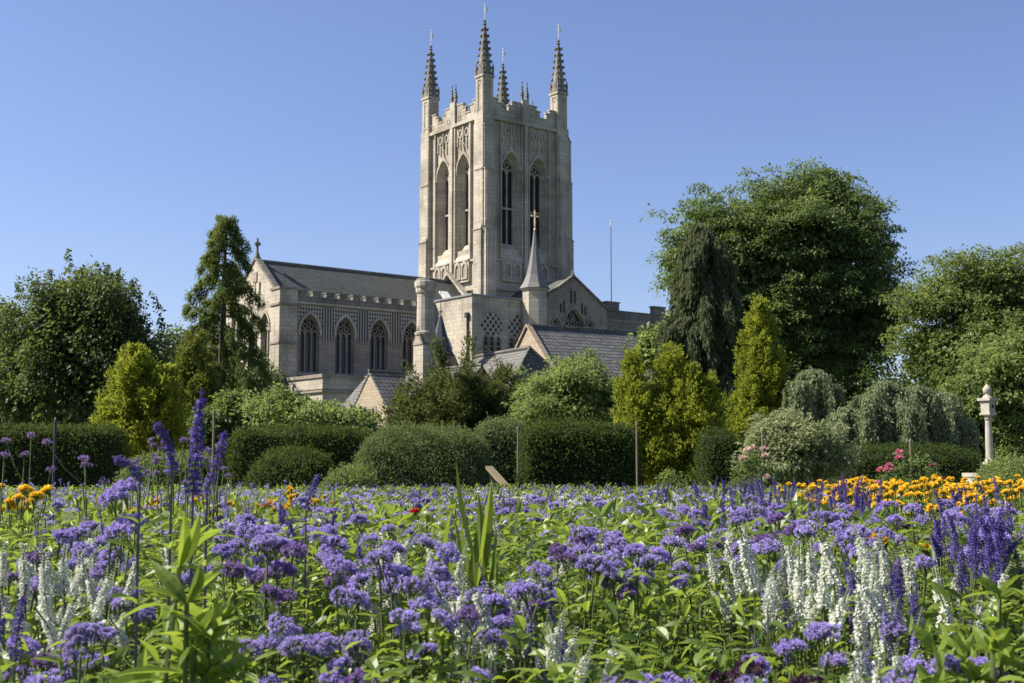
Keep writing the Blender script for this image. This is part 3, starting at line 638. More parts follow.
for x in (4.5, 8.0, 11.5):
    mb = MB(); f4 = lambda u, z, d: (u, -hw + .1 - d, z)
    ring(mb, [(x - .7, 2.6), (x + .7, 2.6), (x + .7, 4.4), (x - .7, 4.4)], [(x - .58, 2.72), (x + .58, 2.72), (x + .58, 4.28), (x - .58, 4.28)], f4, 0, .08); bar(mb, (x, 2.7), (x, 4.3), .1, f4, .01, .07)
    mb.prism([(x - .6, 2.7), (x + .6, 2.7), (x + .6, 4.3), (x - .6, 4.3)], f4, .02, 1); mb.build('window', [WHITE, GLASS], h2)
rz = 8.05; ra, rb = -3.1, -8.5; ex0, ex1, ee = -8.7, -.75, 3.6
mb = MB(); roofquad(mb, [(ex0, -1.0, ee), (ex0, -11.3, ee), (-4.7, rb, rz), (-4.7, -1.0, rz)]); roofquad(mb, [(ex1, -1.0, ee), (ex1, -11.3, ee), (-4.7, rb, rz), (-4.7, -1.0, rz)])
roofquad(mb, [(ex0, -11.3, ee), (ex1, -11.3, ee), (-4.7, rb, rz)]); mb.tube([(-4.7, -1, rz + .06), (-4.7, rb, rz + .06)], .13, 6); mb.tube([(-4.7, rb, rz + .05), (ex0, -11.3, ee + .05)], .1, 6); mb.tube([(-4.7, rb, rz + .05), (ex1, -11.3, ee + .05)], .1, 6)
mb.build('wing_roof', SLATE_P, h2)
# ------------------------------------------------------------------ foliage tools
def leafquads(P, D, N, L, Wd, droop=0.15):
    D = unit(D); S = unit(np.cross(D, N)); N = np.cross(S, D)
    L = np.broadcast_to(np.asarray(L, float), (len(P),))[:, None]; Wd = np.broadcast_to(np.asarray(Wd, float), (len(P),))[:, None]
    return np.stack([P, P + D * L * .45 + S * Wd * .5 + N * L * .06, P + D * L - N * L * droop, P + D * L * .45 - S * Wd * .5 + N * L * .06], 1)

def sph(rng, n): return unit(rng.normal(size=(n, 3)))

def clumps_to_leaves(mb, rng, C, OUT, n, r, L, Wd, flat=.55, droop=.35, up=.7, tint_c=None, shade=None, m=0):
    """a spray of n leaves round every clump centre"""
    k = len(C); rr = np.broadcast_to(np.asarray(r, float), (k,))
    P = np.repeat(C, n, 0); o = np.repeat(OUT, n, 0)
    G = rng.normal(size=(k * n, 3)) * np.repeat(rr, n)[:, None] * .55; G[:, 2] *= flat
    G[:, 2] -= .25 * np.abs(G[:, 0] ** 2 + G[:, 1] ** 2) / np.repeat(rr, n)
    P = P + G
    D = unit(unit(G) * .6 + o * .5 + rng.normal(size=P.shape) * .45 + np.array([0, 0, -droop]))
    N = unit(np.array([0, 0, up]) + o * .35 + rng.normal(size=P.shape) * .5)
    t = np.repeat(rng.random(k) if tint_c is None else tint_c, n) * .6 + rng.random(k * n) * .4
    sc = rng.uniform(.7, 1.25, k * n)
    mb.quads(leafquads(P, D, N, L * sc, Wd * sc), t, m)

def sublobes(rng, lobes, k=9, f=.42, flat=.8):
    """break smooth lobes into knobbly boughs"""
    out = []
    for c, r in lobes:
        c = np.array(c, float); r = np.array(r, float); out.append((c, r * .64))
        D = sph(rng, k); D[:, 2] = np.where(D[:, 2] < -.6, -D[:, 2], D[:, 2])
        for d in D:
            g = f * rng.uniform(.6, 1.25); out.append((c + d * r * rng.uniform(.6, .98), r * g * np.array([1, 1, flat])))
    return out

def lobe_points(rng, lobes, n, inner=.72):
    """points near the surface of a union of ellipsoids; returns points and outward directions"""
    Cs = np.array([c for c, r in lobes], float); Rs = np.array([r for c, r in lobes], float)
    w = Rs[:, 0] * Rs[:, 1] + Rs[:, 1] * Rs[:, 2] + Rs[:, 0] * Rs[:, 2]; w = w / w.sum()
    P = np.zeros((0, 3)); O = np.zeros((0, 3))
    while len(P) < n:
        i = rng.choice(len(w), 4 * n, p=w); d = sph(rng, 4 * n); f = inner + (1.06 - inner) * rng.random(4 * n) ** .7
        p = Cs[i] + d * Rs[i] * f[:, None]
        q = (((p[:, None] - Cs[None]) / Rs[None]) ** 2).sum(2); q[np.arange(4 * n), i] = 9
        ok = q.min(1) > .62
        P = np.concatenate([P, p[ok]]); O = np.concatenate([O, unit(d / Rs[i])[ok]])
    return P[:n], O[:n]

def limb(mb, a, b, r0, r1, rng, sag=0.0, wob=.08, k=6):
    a = np.array(a, float); b = np.array(b, float); t = np.linspace(0, 1, k)[:, None]; L = np.linalg.norm(b - a)
    P = a + (b - a) * t; P += rng.normal(size=P.shape) * wob * L * .3 * np.sin(np.pi * t); P[:, 2] += sag * L * np.sin(np.pi * t[:, 0])
    mb.tube(P, np.linspace(r0, r1, k), 6); return P

def plant_root(name, x, y, label, cat, group=None): return empty(name, (x, y, 0), 0, label, cat, group)

def px_loc(px, Y): p = at(px, 465, Y); return float(p[0]), float(Y)
def zof(py, Y): return float(at(512, py, Y)[2])

def broadleaf(name, px, Y, lobes_px, label, mats, n_cl, n_lf, r_cl, leaf, seed, trunk=.2, group=None, flat=.5, shoots=(), trunk_top=.55, limbs=22, inner=.72, core=True, droop=.35, stems=1, sub=11, subf=.37, jit=.25):
    """lobes given as (px, py, half width px, half height px) at the crown's own distance"""
    rng = np.random.default_rng(seed); x0, y0 = px_loc(px, Y); root = plant_root(name, x0, y0, label, 'tree' if 'tree' in name else 'shrub', group)
    s = Y / FPX; lobes = []
    for i, (lx, ly, rx, rz) in enumerate(lobes_px):
        c = at(lx, ly, Y); ry = rx * s * rng.uniform(.8, 1.05)
        lobes.append(((c[0] - x0, rng.uniform(-.35, .35) * rx * s if i else 0.0, c[2]), (rx * s, ry, rz * s)))
    base_lobes = lobes; lobes = sublobes(rng, lobes, sub, subf) if sub else lobes
    P, O = lobe_points(rng, lobes, n_cl, inner)
    P = P + rng.normal(size=P.shape) * jit * r_cl * 2
    keep = P[:, 2] > .15; P, O = P[keep], O[keep]
    mb = MB(); clumps_to_leaves(mb, rng, P, O, n_lf, r_cl * rng.uniform(.7, 1.3, len(P)), leaf, leaf * .62, flat, droop)
    if core:                                                     # deeper, sparser leaves added to close the crown and block light
        Q, O2 = lobe_points(rng, [(c, tuple(np.array(r) * .72)) for c, r in base_lobes], int(n_cl * .5 * core), .3)
        keep = Q[:, 2] > .1; Q, O2 = Q[keep], O2[keep]
        clumps_to_leaves(mb, rng, Q, O2, max(8, n_lf // 3), r_cl * 1.5, leaf * 1.7, leaf * 1.3, .8)
    for sx, sy, ln in shoots:                                     # single leafy shoots standing out of the crown
        c = at(sx, sy, Y); b = np.array([c[0] - x0, 0, c[2]]); n = 16
        t = np.linspace(0, 1, n)[:, None]; a = b + np.array([rng.normal() * .15, 0, -ln * s])
        S = a + (b - a) * t + rng.normal(size=(n, 3)) * .02
        clumps_to_leaves(mb, rng, S, sph(rng, n), 5, .13 * (1.3 - t[:, 0]), leaf, leaf * .6, 1.0)
    ob = mb.build('crown', mats[0], root)
    tb = MB(); zt = max(c[2] for c, r in lobes); zt0 = min(c[2] - r[2] for c, r in lobes)
    H = zt0 + (zt - zt0) * trunk_top
    for st in range(stems):
        off = np.array([rng.normal() * .25, rng.normal() * .2, 0]) * (stems > 1)
        tp = limb(tb, off, off * 1.7 + np.array([rng.normal() * .15, 0, H]), trunk, trunk * .5, rng, 0, .03, 8)
        for i in rng.choice(len(P), min(limbs // stems, len(P)), replace=False):
            k = rng.integers(3, 8); limb(tb, tp[k], P[i] * .93 + np.array([0, 0, -.1]), trunk * .38, trunk * .07, rng, -.02, .07)
    tb.build('trunk' if 'tree' in name else 'stem', mats[1], root)
    return root

def hedge(name, x0, x1, ytop, Y, dep, label, mat, seed, n=16000, leaf=.05, e=7.0, dark=None, rough=.05, group=None, base=0.0, droop_end=0.0, stuff_noise=1.0):
    """clipped hedge or mound; x0,x1 in survey px at its front distance, ytop its top"""
    rng = np.random.default_rng(seed); a = at(x0, 465, Y)[0]; b = at(x1, 465, Y)[0]; h = zof(ytop, Y); cx = (a + b) / 2; hx = (b - a) / 2; hy = dep / 2
    root = plant_root(name, cx, Y + hy, label, 'hedge' if 'hedge' in name else 'shrub', group)
    A = np.array([hx * h * 2, hx * h * .7, hy * h, hy * h, hx * hy * 4]); A = A / A.sum()
    face = rng.choice(5, n, p=A); q = rng.uniform(-1, 1, (n, 3)); q[:, 2] = rng.uniform(0, 1, n)
    q[face == 0, 1] = -1; q[face == 1, 1] = 1; q[face == 2, 0] = -1; q[face == 3, 0] = 1; q[face == 4, 2] = 1
    def proj_(q): return q / (np.abs(q) ** e).sum(1, keepdims=True) ** (1 / e)
    k = rng.uniform(0, 6.28, 12); fr = rng.uniform(1.5, 5, (12, 3))
    def bump(p):
        v = np.zeros(len(p))
        for i in range(12): v += np.sin(p @ fr[i] + k[i]) / 12
        return v
    p = proj_(q); N = unit(np.sign(p) * np.abs(p) ** (e - 1) / np.array([hx, hy, h]))
    P = p * np.array([hx, hy, h]); f = 1 + bump(P) * rough * 2 * stuff_noise
    P = P + N * ((f - 1)[:, None] + (-rng.random(n) ** 1.6 * .14 + rng.random(n) ** 6 * .12)[:, None])
    P[:, 2] = np.maximum(P[:, 2], .02)
    D = unit(N * .55 + rng.normal(size=P.shape) * .6 + np.array([0, 0, .15])); NN = unit(N + rng.normal(size=P.shape) * .55)
    mb = MB(); sc = rng.uniform(.7, 1.3, n)
    tint = np.clip(.5 + bump(P * 2.3) * 1.2 + rng.normal(size=n) * .25, 0, 1)
    mb.quads(leafquads(P, D, NN, leaf * sc, leaf * .6 * sc), tint)
    ns = n // 90; pick = rng.choice(np.where(p[:, 2] > .35)[0], ns); tt = np.linspace(0, 1, 9)
    B = P[pick][:, None] + (unit(N[pick] * .5 + np.array([0, 0, .8]) + rng.normal(size=(ns, 3)) * .35) * rng.uniform(.04, .17, (ns, 1)))[:, None] * tt[None, :, None]
    B = B.reshape(-1, 3); mb.quads(leafquads(B, sph(rng, len(B)) + np.array([0, 0, .5]), sph(rng, len(B)), leaf * .9, leaf * .5), .6 + rng.random(len(B)) * .4)
    mb.build('foliage', mat, root)
    g = 14; cb = MB(); V = []; F = []  # solid core under the leaves, coloured near black for the shade inside
    for f_ in range(5):
        u, v = np.meshgrid(np.linspace(-1, 1, g), np.linspace(-1, 1, g)); u, v = u.ravel(), v.ravel(); w = (v + 1) / 2
        q = {0: np.stack([u, -np.ones_like(u), w], 1), 1: np.stack([u, np.ones_like(u), w], 1), 2: np.stack([-np.ones_like(u), u, w], 1), 3: np.stack([np.ones_like(u), u, w], 1), 4: np.stack([u, v, np.ones_like(u)], 1)}[f_]
        pp = proj_(q); N = unit(np.sign(pp) * np.abs(pp) ** (e - 1) / np.array([hx, hy, h])); Pq = pp * np.array([hx, hy, h]); Pq = Pq + N * (bump(Pq) * rough * 2 * stuff_noise - .13)[:, None]; Pq[:, 2] = np.maximum(Pq[:, 2], 0)
        cb.add(Pq, [(i * g + j, i * g + j + 1, (i + 1) * g + j + 1, (i + 1) * g + j) for i in range(g - 1) for j in range(g - 1)])
    cb.build('dark_core', dark or HEDGE_CORE, root, smooth=True)
    return root

HEDGE_CORE = plain('hedge_core_dark', (0.018, 0.020, 0.010), 0.95, 0.5, 20.0)  # dark colour of the solid hedge core, in place of inner shade
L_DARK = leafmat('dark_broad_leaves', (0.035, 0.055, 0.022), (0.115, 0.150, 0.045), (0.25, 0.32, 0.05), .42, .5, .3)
L_MID = leafmat('mid_green_leaves', (0.045, 0.075, 0.030), (0.155, 0.215, 0.065), (0.34, 0.44, 0.08), .46, .5, .3)
L_TIER = leafmat('sunlit_tier_leaves', (0.066, 0.102, 0.031), (0.204, 0.252, 0.074), (0.384, 0.480, 0.096), .46, .5, .28)
L_LIME = leafmat('light_green_leaves', (0.084, 0.126, 0.038), (0.222, 0.276, 0.084), (0.420, 0.528, 0.120), .46, .5, .28)
L_GOLD = leafmat('golden_conifer_sprays', (0.10, 0.135, 0.014), (0.29, 0.32, 0.035), (0.45, 0.50, 0.06), .45, .65, .14)
L_CON = leafmat('green_conifer_sprays', (0.055, 0.085, 0.028), (0.170, 0.215, 0.052), (0.30, 0.38, 0.06), .42, .6, .2)
L_WEEP = leafmat('weeping_conifer_needles', (0.050, 0.070, 0.040), (0.140, 0.165, 0.075), (0.22, 0.26, 0.09), .4, .6, .2)
L_YEW = leafmat('dark_yew_needles', (0.024, 0.043, 0.020), (0.101, 0.126, 0.037), (0.202, 0.235, 0.050), .5, .65, .14)
L_PEAR = leafmat('silvery_willow_leaves', (0.12, 0.15, 0.075), (0.30, 0.34, 0.18), (0.32, 0.38, 0.15), .35, .6, .14)
L_HEDGE = leafmat('clipped_hedge_leaves', (0.060, 0.092, 0.030), (0.180, 0.225, 0.085), (0.27, 0.34, 0.08), .3, .6, .1)
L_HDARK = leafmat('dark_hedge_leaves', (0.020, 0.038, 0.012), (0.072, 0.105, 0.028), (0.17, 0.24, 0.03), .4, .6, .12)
L_PALE = leafmat('pale_variegated_leaves', (0.124, 0.166, 0.068), (0.372, 0.400, 0.221), (0.414, 0.456, 0.179), .5, .65, .14)
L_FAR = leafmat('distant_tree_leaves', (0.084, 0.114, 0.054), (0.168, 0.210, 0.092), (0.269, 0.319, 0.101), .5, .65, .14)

# ------------------------------------------------------------------ trees behind the garden
broadleaf('broadleaf_tree', 82, 44, [(85, 350, 66, 66), (50, 365, 52, 62), (120, 370, 42, 62), (75, 310, 45, 34), (30, 395, 40, 40), (135, 395, 30, 40), (85, 400, 70, 40)],
          'dark spreading broadleaf tree with thin shoots on its crown, far left behind the hedge', (L_DARK, BARK), 1000, 80, .34, .13, 3, .22, flat=.9,
          shoots=[(68, 250, 22), (98, 262, 18), (118, 270, 14), (152, 292, 22), (18, 280, 20), (50, 270, 14), (36, 282, 12), (84, 268, 12), (107, 265, 12), (134, 278, 14), (160, 318, 16)], stems=3)
broadleaf('broadleaf_tree', -22, 50, [(-20, 350, 32, 50), (-35, 390, 40, 60)], 'shadowed broadleaf tree cut off by the left edge of the view', (L_DARK, BARK), 260, 80, .5, .17, 5, .25)
broadleaf('distant_tree', 176, 105, [(172, 375, 22, 45), (205, 370, 24, 40), (150, 390, 25, 40), (255, 400, 30, 30)], 'hazy pale distant tree seen between the dark tree and the tall conifer', (L_FAR, BARK), 260, 60, 1.0, .35, 6, .3)
broadleaf('broadleaf_tree', 803, 66, [(812, 232, 62, 62), (765, 250, 52, 52), (848, 262, 42, 56), (735, 262, 34, 48), (812, 300, 82, 62), (870, 322, 26, 46), (760, 330, 58, 52), (840, 355, 44, 36), (822, 198, 38, 30), (702, 235, 30, 32), (690, 268, 26, 32)],
          'largest tree, a huge rounded deciduous crown right of the cathedral', (L_MID, BARK), 2900, 74, .52, .17, 7, .5, flat=.38, limbs=70, sub=15, subf=.31, core=.4, jit=.45)
broadleaf('broadleaf_tree', 992, 60, [(985, 283, 45, 30), (945, 300, 38, 20), (1028, 310, 45, 40), (934, 345, 28, 22), (972, 345, 50, 32), (1032, 370, 50, 45), (950, 380, 36, 26), (985, 402, 60, 36), (1070, 320, 40, 60)],
          'open layered tree with pale green leaf tiers at the right edge', (L_TIER, BARK), 1300, 80, .48, .16, 9, .38, flat=.35, limbs=50, sub=9, subf=.42)
broadleaf('light_green_tree', 1008, 47, [(1010, 375, 42, 34), (985, 400, 34, 34), (1030, 420, 40, 50)], 'light green leafy tree behind the stone sundial pillar', (L_LIME, BARK), 420, 75, .36, .14, 10, .16, flat=.4, sub=10)
broadleaf('light_green_tree', 668, 64, [(672, 350, 26, 26), (650, 345, 10, 12), (690, 375, 30, 40)], 'light green deciduous tree between the slate roof and the weeping conifer', (L_LIME, BARK), 190, 90, .5, .18, 12, .2)
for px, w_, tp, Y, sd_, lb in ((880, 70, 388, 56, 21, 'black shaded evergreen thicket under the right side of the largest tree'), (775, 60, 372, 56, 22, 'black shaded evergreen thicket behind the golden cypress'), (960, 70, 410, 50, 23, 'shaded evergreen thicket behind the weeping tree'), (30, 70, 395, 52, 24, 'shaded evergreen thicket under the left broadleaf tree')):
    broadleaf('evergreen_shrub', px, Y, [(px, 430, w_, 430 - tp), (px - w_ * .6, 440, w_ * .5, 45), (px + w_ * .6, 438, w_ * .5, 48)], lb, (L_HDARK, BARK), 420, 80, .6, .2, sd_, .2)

def conifer(name, px, Y, top, halfw, base, label, mat, seed, n_br, droop, spray, leaf, lean=0.0, hang=0.0, prof=.8, gap=.0, per=9, lf=16, tip=0.0, group=None, wl=.3):
    """trunk with whorls of arching branches that carry drooping sprays"""
    rng = np.random.default_rng(seed); x0, y0 = px_loc(px, Y); root = plant_root(name, x0, y0, label, 'conifer', group)
    s = Y / FPX; H = zof(top, Y); zb = max(zof(base, Y), .1); mb = MB(); tb = MB()
    tb.tube([(0, 0, 0), (.03, 0, H * .5), (lean * .5, 0, H * .8), (lean, 0, H * .985)], [.05 * H ** .6, .035 * H ** .6, .02 * H ** .6, .012], 7)
    for i in range(n_br):
        f = (i + rng.random()) / n_br; z = zb + (H - zb) * f; az = i * 2.39996 + rng.normal() * .35
        Lb = halfw * s * ((1 - f) ** prof + .05) * rng.uniform(.5, 1.2); d = np.array([math.cos(az), math.sin(az), 0])
        k = 7; t = np.linspace(0.08, 1, k)[:, None]
        B = np.array([lean * max(0, f - .4) * 1.5, 0, z]) + d * Lb * t + np.array([0, 0, 1]) * (Lb * (.35 * t - droop * t ** 2) + tip * Lb * t ** 3)
        if Lb > .5: tb.tube(B, np.linspace(.03, .008, k), 4)
        m = max(3, int(per * (Lb / (halfw * s) + .25))); u = rng.uniform(.2, 1, m) ** .7
        C = np.stack([np.interp(u, t[:, 0], B[:, j]) for j in range(3)], 1) + rng.normal(size=(m, 3)) * spray * .35
        n = lf; P = np.repeat(C, n, 0); g = rng.normal(size=(m * n, 3)) * spray * .45; g[:, 2] = g[:, 2] * .6 - np.abs(rng.normal(size=m * n)) * hang
        P = P + g; D = unit(np.repeat(np.tile(d, (m, 1)), n, 0) * .6 + rng.normal(size=P.shape) * .45 + np.array([0, 0, -.5 - hang * 2 + tip * 2]))
        N = unit(np.repeat(np.tile(d, (m, 1)), n, 0) * .6 + np.array([0, 0, .7]) + rng.normal(size=P.shape) * .45)
        sc = rng.uniform(.7, 1.3, m * n)
        mb.quads(leafquads(P, D, N, leaf * sc, leaf * wl * sc), np.repeat(rng.random(m), n) * .6 + rng.random(m * n) * .4)
    mb.build('crown', mat, root); tb.build('trunk', BARK, root); return root

conifer('tall_conifer', 219, 48, 212, 76, 490, 'tall ragged green conifer standing left of the cathedral gable', L_CON, 31, 112, .85, .16, .13, .08, .15, .62, per=30, lf=32)
conifer('weeping_conifer', 706, 56, 222, 52, 455, 'dark weeping conifer with hanging curtains of foliage beside the largest tree', L_WEEP, 33, 110, .8, .2, .26, -.1, .55, .30, per=20, lf=40)
def golden(name, Y, plumes, label, seed, n=34, lf=46, mat=None, leaf=.13, group=None, pl=.55, out=.7):
    """upright golden conifer: steep plumes packed over one or more spires; plumes = (px, top py, half width px, base py)"""
    rng = np.random.default_rng(seed); x0, y0 = px_loc(np.mean([p[0] for p in plumes]), Y); root = plant_root(name, x0, y0, label, 'conifer', group)
    s = Y / FPX; mb = MB(); tb = MB()
    for i, (px, top, hw, base) in enumerate(plumes):
        cx = at(px, 465, Y)[0] - x0; cy = rng.uniform(-.25, .25) if i else 0; H = zof(top, Y); zb = max(.05, zof(base, Y)); w = hw * s
        tb.tube([(cx * .6, cy, 0), (cx, cy, H * .5), (cx, cy, H * .93)], [.09, .06, .01], 6)
        m = int(n * (H - zb) * w * 3.2); f = rng.random(m) ** 1.15; az = rng.uniform(0, 6.283, m)
        rad = w * np.minimum(1, (1 - f) * 2.0 + .06) ** .75 * rng.uniform(.45, 1.22, m)
        O = np.stack([np.cos(az), np.sin(az), np.zeros(m)], 1); C = np.array([cx, cy, zb]) + O * rad[:, None]; C[:, 2] += f * (H - zb)
        k = lf; P = np.repeat(C, k, 0); o = np.repeat(O, k, 0); ax = unit(o * out + np.array([0, 0, 1.0]))
        t = rng.random(m * k); g = rng.normal(size=(m * k, 3)) * (.085 * (1.15 - t))[:, None]
        P = P + ax * ((t - .5) * pl)[:, None] + g
        P[:, 2] = np.minimum(P[:, 2], H + .15)
        D = unit(ax * .7 + unit(g) * .6 + rng.normal(size=P.shape) * .3); N = unit(o + rng.normal(size=P.shape) * .5); sc = rng.uniform(.7, 1.3, m * k)
        mb.quads(leafquads(P, D, N, leaf * sc, leaf * .42 * sc), np.clip(np.repeat(rng.random(m), k) * .45 + t * .35 + rng.random(m * k) * .25, 0, 1))
    mb.build('crown', mat or L_GOLD, root); tb.build('trunk', BARK, root); return root
golden('golden_conifer', 34, [(133, 352, 27, 455), (160, 372, 22, 455), (115, 390, 16, 455)], 'broad golden conifer with a pointed top in front of the left dark tree', 41)
golden('golden_conifer', 37, [(190, 336, 17, 440), (182, 365, 20, 450), (205, 372, 18, 450)], 'slender yellow green conifer touching the foot of the tall conifer', 42, mat=leafmat('yellow_green_conifer_sprays', (0.07, 0.095, 0.016), (0.19, 0.21, 0.03), (0.3, 0.34, 0.05), .3, .6))
golden('golden_conifer', 31, [(634, 353, 15, 470), (641, 385, 20, 475)], 'narrow rounded golden yew, leftmost of the golden clump, beside a wooden post', 43, pl=.42, leaf=.1)
golden('golden_conifer', 31, [(673, 350, 24, 480), (690, 372, 24, 480), (662, 392, 22, 480), (708, 378, 14, 470)], 'widest golden yew with several blunt tops in the middle of the golden clump', 44, pl=.42, leaf=.1)
golden('golden_conifer', 42, [(762, 304, 16, 400), (763, 340, 27, 465), (748, 395, 20, 465), (780, 390, 22, 465)], 'tall cone shaped golden cypress in front of the largest tree', 45, pl=.5, out=1.1)

def yew(px, Y, top, hw, base, label, seed):
    """low spreading evergreen with long spiky branches rising at an angle"""
    rng = np.random.default_rng(seed); x0, y0 = px_loc(px, Y); root = plant_root('spreading_yew', x0, y0, label, 'shrub')
    s = Y / FPX; H = zof(top, Y); mb = MB(); tb = MB()
    for i in range(430):
        az = rng.uniform(0, 6.283); el = math.asin(rng.uniform(.08, .95)) if i % 2 else rng.uniform(.5, 1.3); d = np.array([math.cos(az) * math.cos(el), math.sin(az) * math.cos(el), math.sin(el)])
        Lm = 1 / math.sqrt((math.cos(el) / (hw * s * 1.05)) ** 2 + (math.sin(el) / (H * .97)) ** 2) * rng.uniform(.65, 1.2)
        k = 9; t = np.linspace(0, 1, k)[:, None]; B = np.array([0, 0, .3]) + d * Lm * t + np.array([0, 0, 1]) * (.10 * Lm * np.sin(t * 3.1)) - np.array([0, 0, .06]) * Lm * t ** 2
        tb.tube(B, np.linspace(.035, .006, k), 4)
        m = 15; u = rng.uniform(.3, 1, m); C = np.stack([np.interp(u, t[:, 0], B[:, j]) for j in range(3)], 1)
        n = 30; P = np.repeat(C, n, 0) + rng.normal(size=(m * n, 3)) * .12; P[:, 2] -= np.abs(rng.normal(size=m * n)) * .07
        P[:, 2] = np.maximum(P[:, 2], .05)
        D = unit(d * .7 + rng.normal(size=P.shape) * .55); N = unit(np.array([0, 0, 1.0]) + rng.normal(size=P.shape) * .5); sc = rng.uniform(.7, 1.3, m * n)
        mb.quads(leafquads(P, D, N, .15 * sc, .045 * sc), np.repeat(np.clip(u - .35 + rng.random(m) * .3, 0, 1), n) * .7 + rng.random(m * n) * .3)
    mb.build('crown', L_YEW, root); tb.build('stem', BARK, root); return root
yew(462, 43, 332, 72, 432, 'dark spiky spreading yew in front of the cottage and round chimney', 51)
broadleaf('light_green_shrub', 572, 37, [(575, 392, 40, 32), (545, 405, 28, 26), (608, 405, 24, 28), (560, 415, 44, 20)], 'loose light green shrub in front of the big slate roof', (L_LIME, BARK), 330, 80, .28, .1, 52, .08, stems=3, shoots=[(560, 362, 14), (585, 358, 16), (600, 372, 12), (540, 380, 10), (572, 356, 10)])
broadleaf('light_green_shrub', 308, 34, [(285, 416, 28, 18), (312, 421, 36, 12), (345, 424, 26, 10)], 'loose light green shrub behind the hedge, under the chancel windows', (L_LIME, BARK), 260, 70, .26, .1, 53, .08, stems=3, shoots=[(280, 384, 14), (294, 392, 12), (306, 396, 10), (268, 392, 12), (330, 402, 8)])
broadleaf('green_shrub', 232, 36, [(236, 425, 26, 26), (212, 435, 24, 22), (254, 440, 20, 24)], 'mid green shrub round the foot of the tall conifer', (L_MID, BARK), 260, 70, .28, .12, 54, .08, stems=3)

def weeping(px, Y, top, hw, base, label, seed, heads, n=170, mat=None):
    """umbrella of arching boughs with long hanging strands"""
    rng = np.random.default_rng(seed); x0, y0 = px_loc(px, Y); root = plant_root('weeping_tree', x0, y0, label, 'tree')
    s = Y / FPX; H = zof(top, Y); mb = MB(); tb = MB(); tb.tube([(0, 0, 0), (.05, 0, H * .5), (0, 0, H * .85)], [.1, .08, .05], 7)
    for hx, hy_, r in heads:
        c = np.array([at(hx, 465, Y)[0] - x0, rng.uniform(-.4, .2), zof(hy_, Y)])
        limb(tb, (0, 0, H * .55), c, .05, .02, rng, .2)
        BU = [(rng.uniform(0, 6.283), math.sqrt(rng.uniform(.08, 1))) for _ in range(13)]
        for i in range(n // len(heads)):
            ba, br_ = BU[i % 13]; az = ba + rng.normal() * .1; rr = r * s * abs(br_ + rng.normal() * .07); e = c + np.array([math.cos(az) * rr, math.sin(az) * rr * .9, -(.35 * (rr / (r * s)) ** 2) * r * s])
            ln = rng.uniform(.35, 1.0) * (e[2] - zof(base, Y)) + .1; k = 8; t = np.linspace(0, 1, k)
            B = np.stack([np.concatenate([np.linspace(c[j], e[j], 4)[:-1], e[j] + (t * rng.normal() * .06 if j < 2 else -t * ln)]) for j in range(3)], 1)
            if i % 5 == 0: tb.tube(B - np.array([0, 0, .03]), np.linspace(.007, .003, len(B)), 3, cap=False)
            m = int(46 * ln) + 8; u = rng.random(m) ** .8; P = e + np.stack([rng.normal(size=m) * .035, rng.normal(size=m) * .035, -u * ln], 1)
            q = rng.random((16, 1)); P = np.concatenate([P, c + (e - c) * q + np.array([0, 0, .06]) * np.sin(q * 3.1) + rng.normal(size=(16, 3)) * .05]); m += 16; P[:, 2] = np.maximum(P[:, 2], .05)
            D = unit(rng.normal(size=(m, 3)) * .5 + np.array([0, 0, -1.0]) + np.array([math.cos(az), math.sin(az), 0]) * .3); N = unit(np.array([math.cos(az), math.sin(az), .5]) + rng.normal(size=(m, 3)) * .5); sc = rng.uniform(.7, 1.2, m)
            mb.quads(leafquads(P, D, N, .12 * sc, .05 * sc), np.full(m, rng.random() * .5) + rng.random(m) * .5)
    mb.build('crown', mat or L_PEAR, root); tb.build('trunk', BARK, root); return root
weeping(900, 35, 388, 70, 478, 'grey green weeping tree with arching boughs left of the sundial pillar', 61, [(886, 386, 22), (866, 398, 28), (915, 390, 28), (945, 396, 26), (965, 420, 26), (850, 412, 20), (900, 402, 32), (930, 412, 38)], 620)
weeping(815, 41, 370, 26, 440, 'small grey weeping tree behind the pale variegated shrub', 62, [(815, 372, 22), (800, 385, 16), (832, 388, 16)], 150)
broadleaf('pale_shrub', 790, 29, [(788, 438, 36, 24), (765, 448, 22, 22), (815, 450, 24, 24), (790, 460, 46, 18)], 'pale variegated shrub below the golden cypress with a post before it', (L_PALE, BARK), 300, 60, .2, .085, 63, .05, stems=3)

# ------------------------------------------------------------------ hedges and mounds round the garden
hedge('clipped_hedge', -40, 112, 426, 30, 1.4, 'dark flat topped hedge along the far left behind thin flower stems', L_HDARK, 71, 16000, .06, 9)
hedge('clipped_hedge', 225, 362, 428, 27.5, 1.4, 'dark flat topped hedge left of the rounded hedge', L_HDARK, 72, 15000, .055, 9)
hedge('rounded_hedge', 347, 492, 427, 24, 2.6, 'rounded grey green hedge in the middle of the garden', L_HEDGE, 73, 48000, .04, 3.6)
hedge('clipped_hedge', 474, 528, 420, 28, 1.5, 'short pale hedge end beside the sloping plank, left of a post', L_HEDGE, 74, 9000, .05, 6)
hedge('clipped_hedge', 520, 642, 425, 25.5, 1.8, 'long dark fronted hedge with leafy top between two wooden posts', L_HDARK, 75, 24000, .055, 7, rough=.08)
hedge('rounded_bush', 238, 330, 450, 24, 2.2, 'low dark rounded bush before the left hedge', L_HDARK, 76, 14000, .05, 3)
hedge('rounded_bush', 318, 372, 468, 20, 1.4, 'small dome bush with bright green top left of the rounded hedge', L_MID, 77, 8000, .045, 3)
hedge('rounded_bush', 105, 215, 452, 27, 2.0, 'low feathery green bush under the broad golden conifer', L_MID, 78, 10000, .06, 2.6, rough=.16)
hedge('rounded_bush', 700, 745, 430, 29, 2.0, 'dark bush between the golden yews and the golden cypress', L_HDARK, 79, 8000, .06, 4)
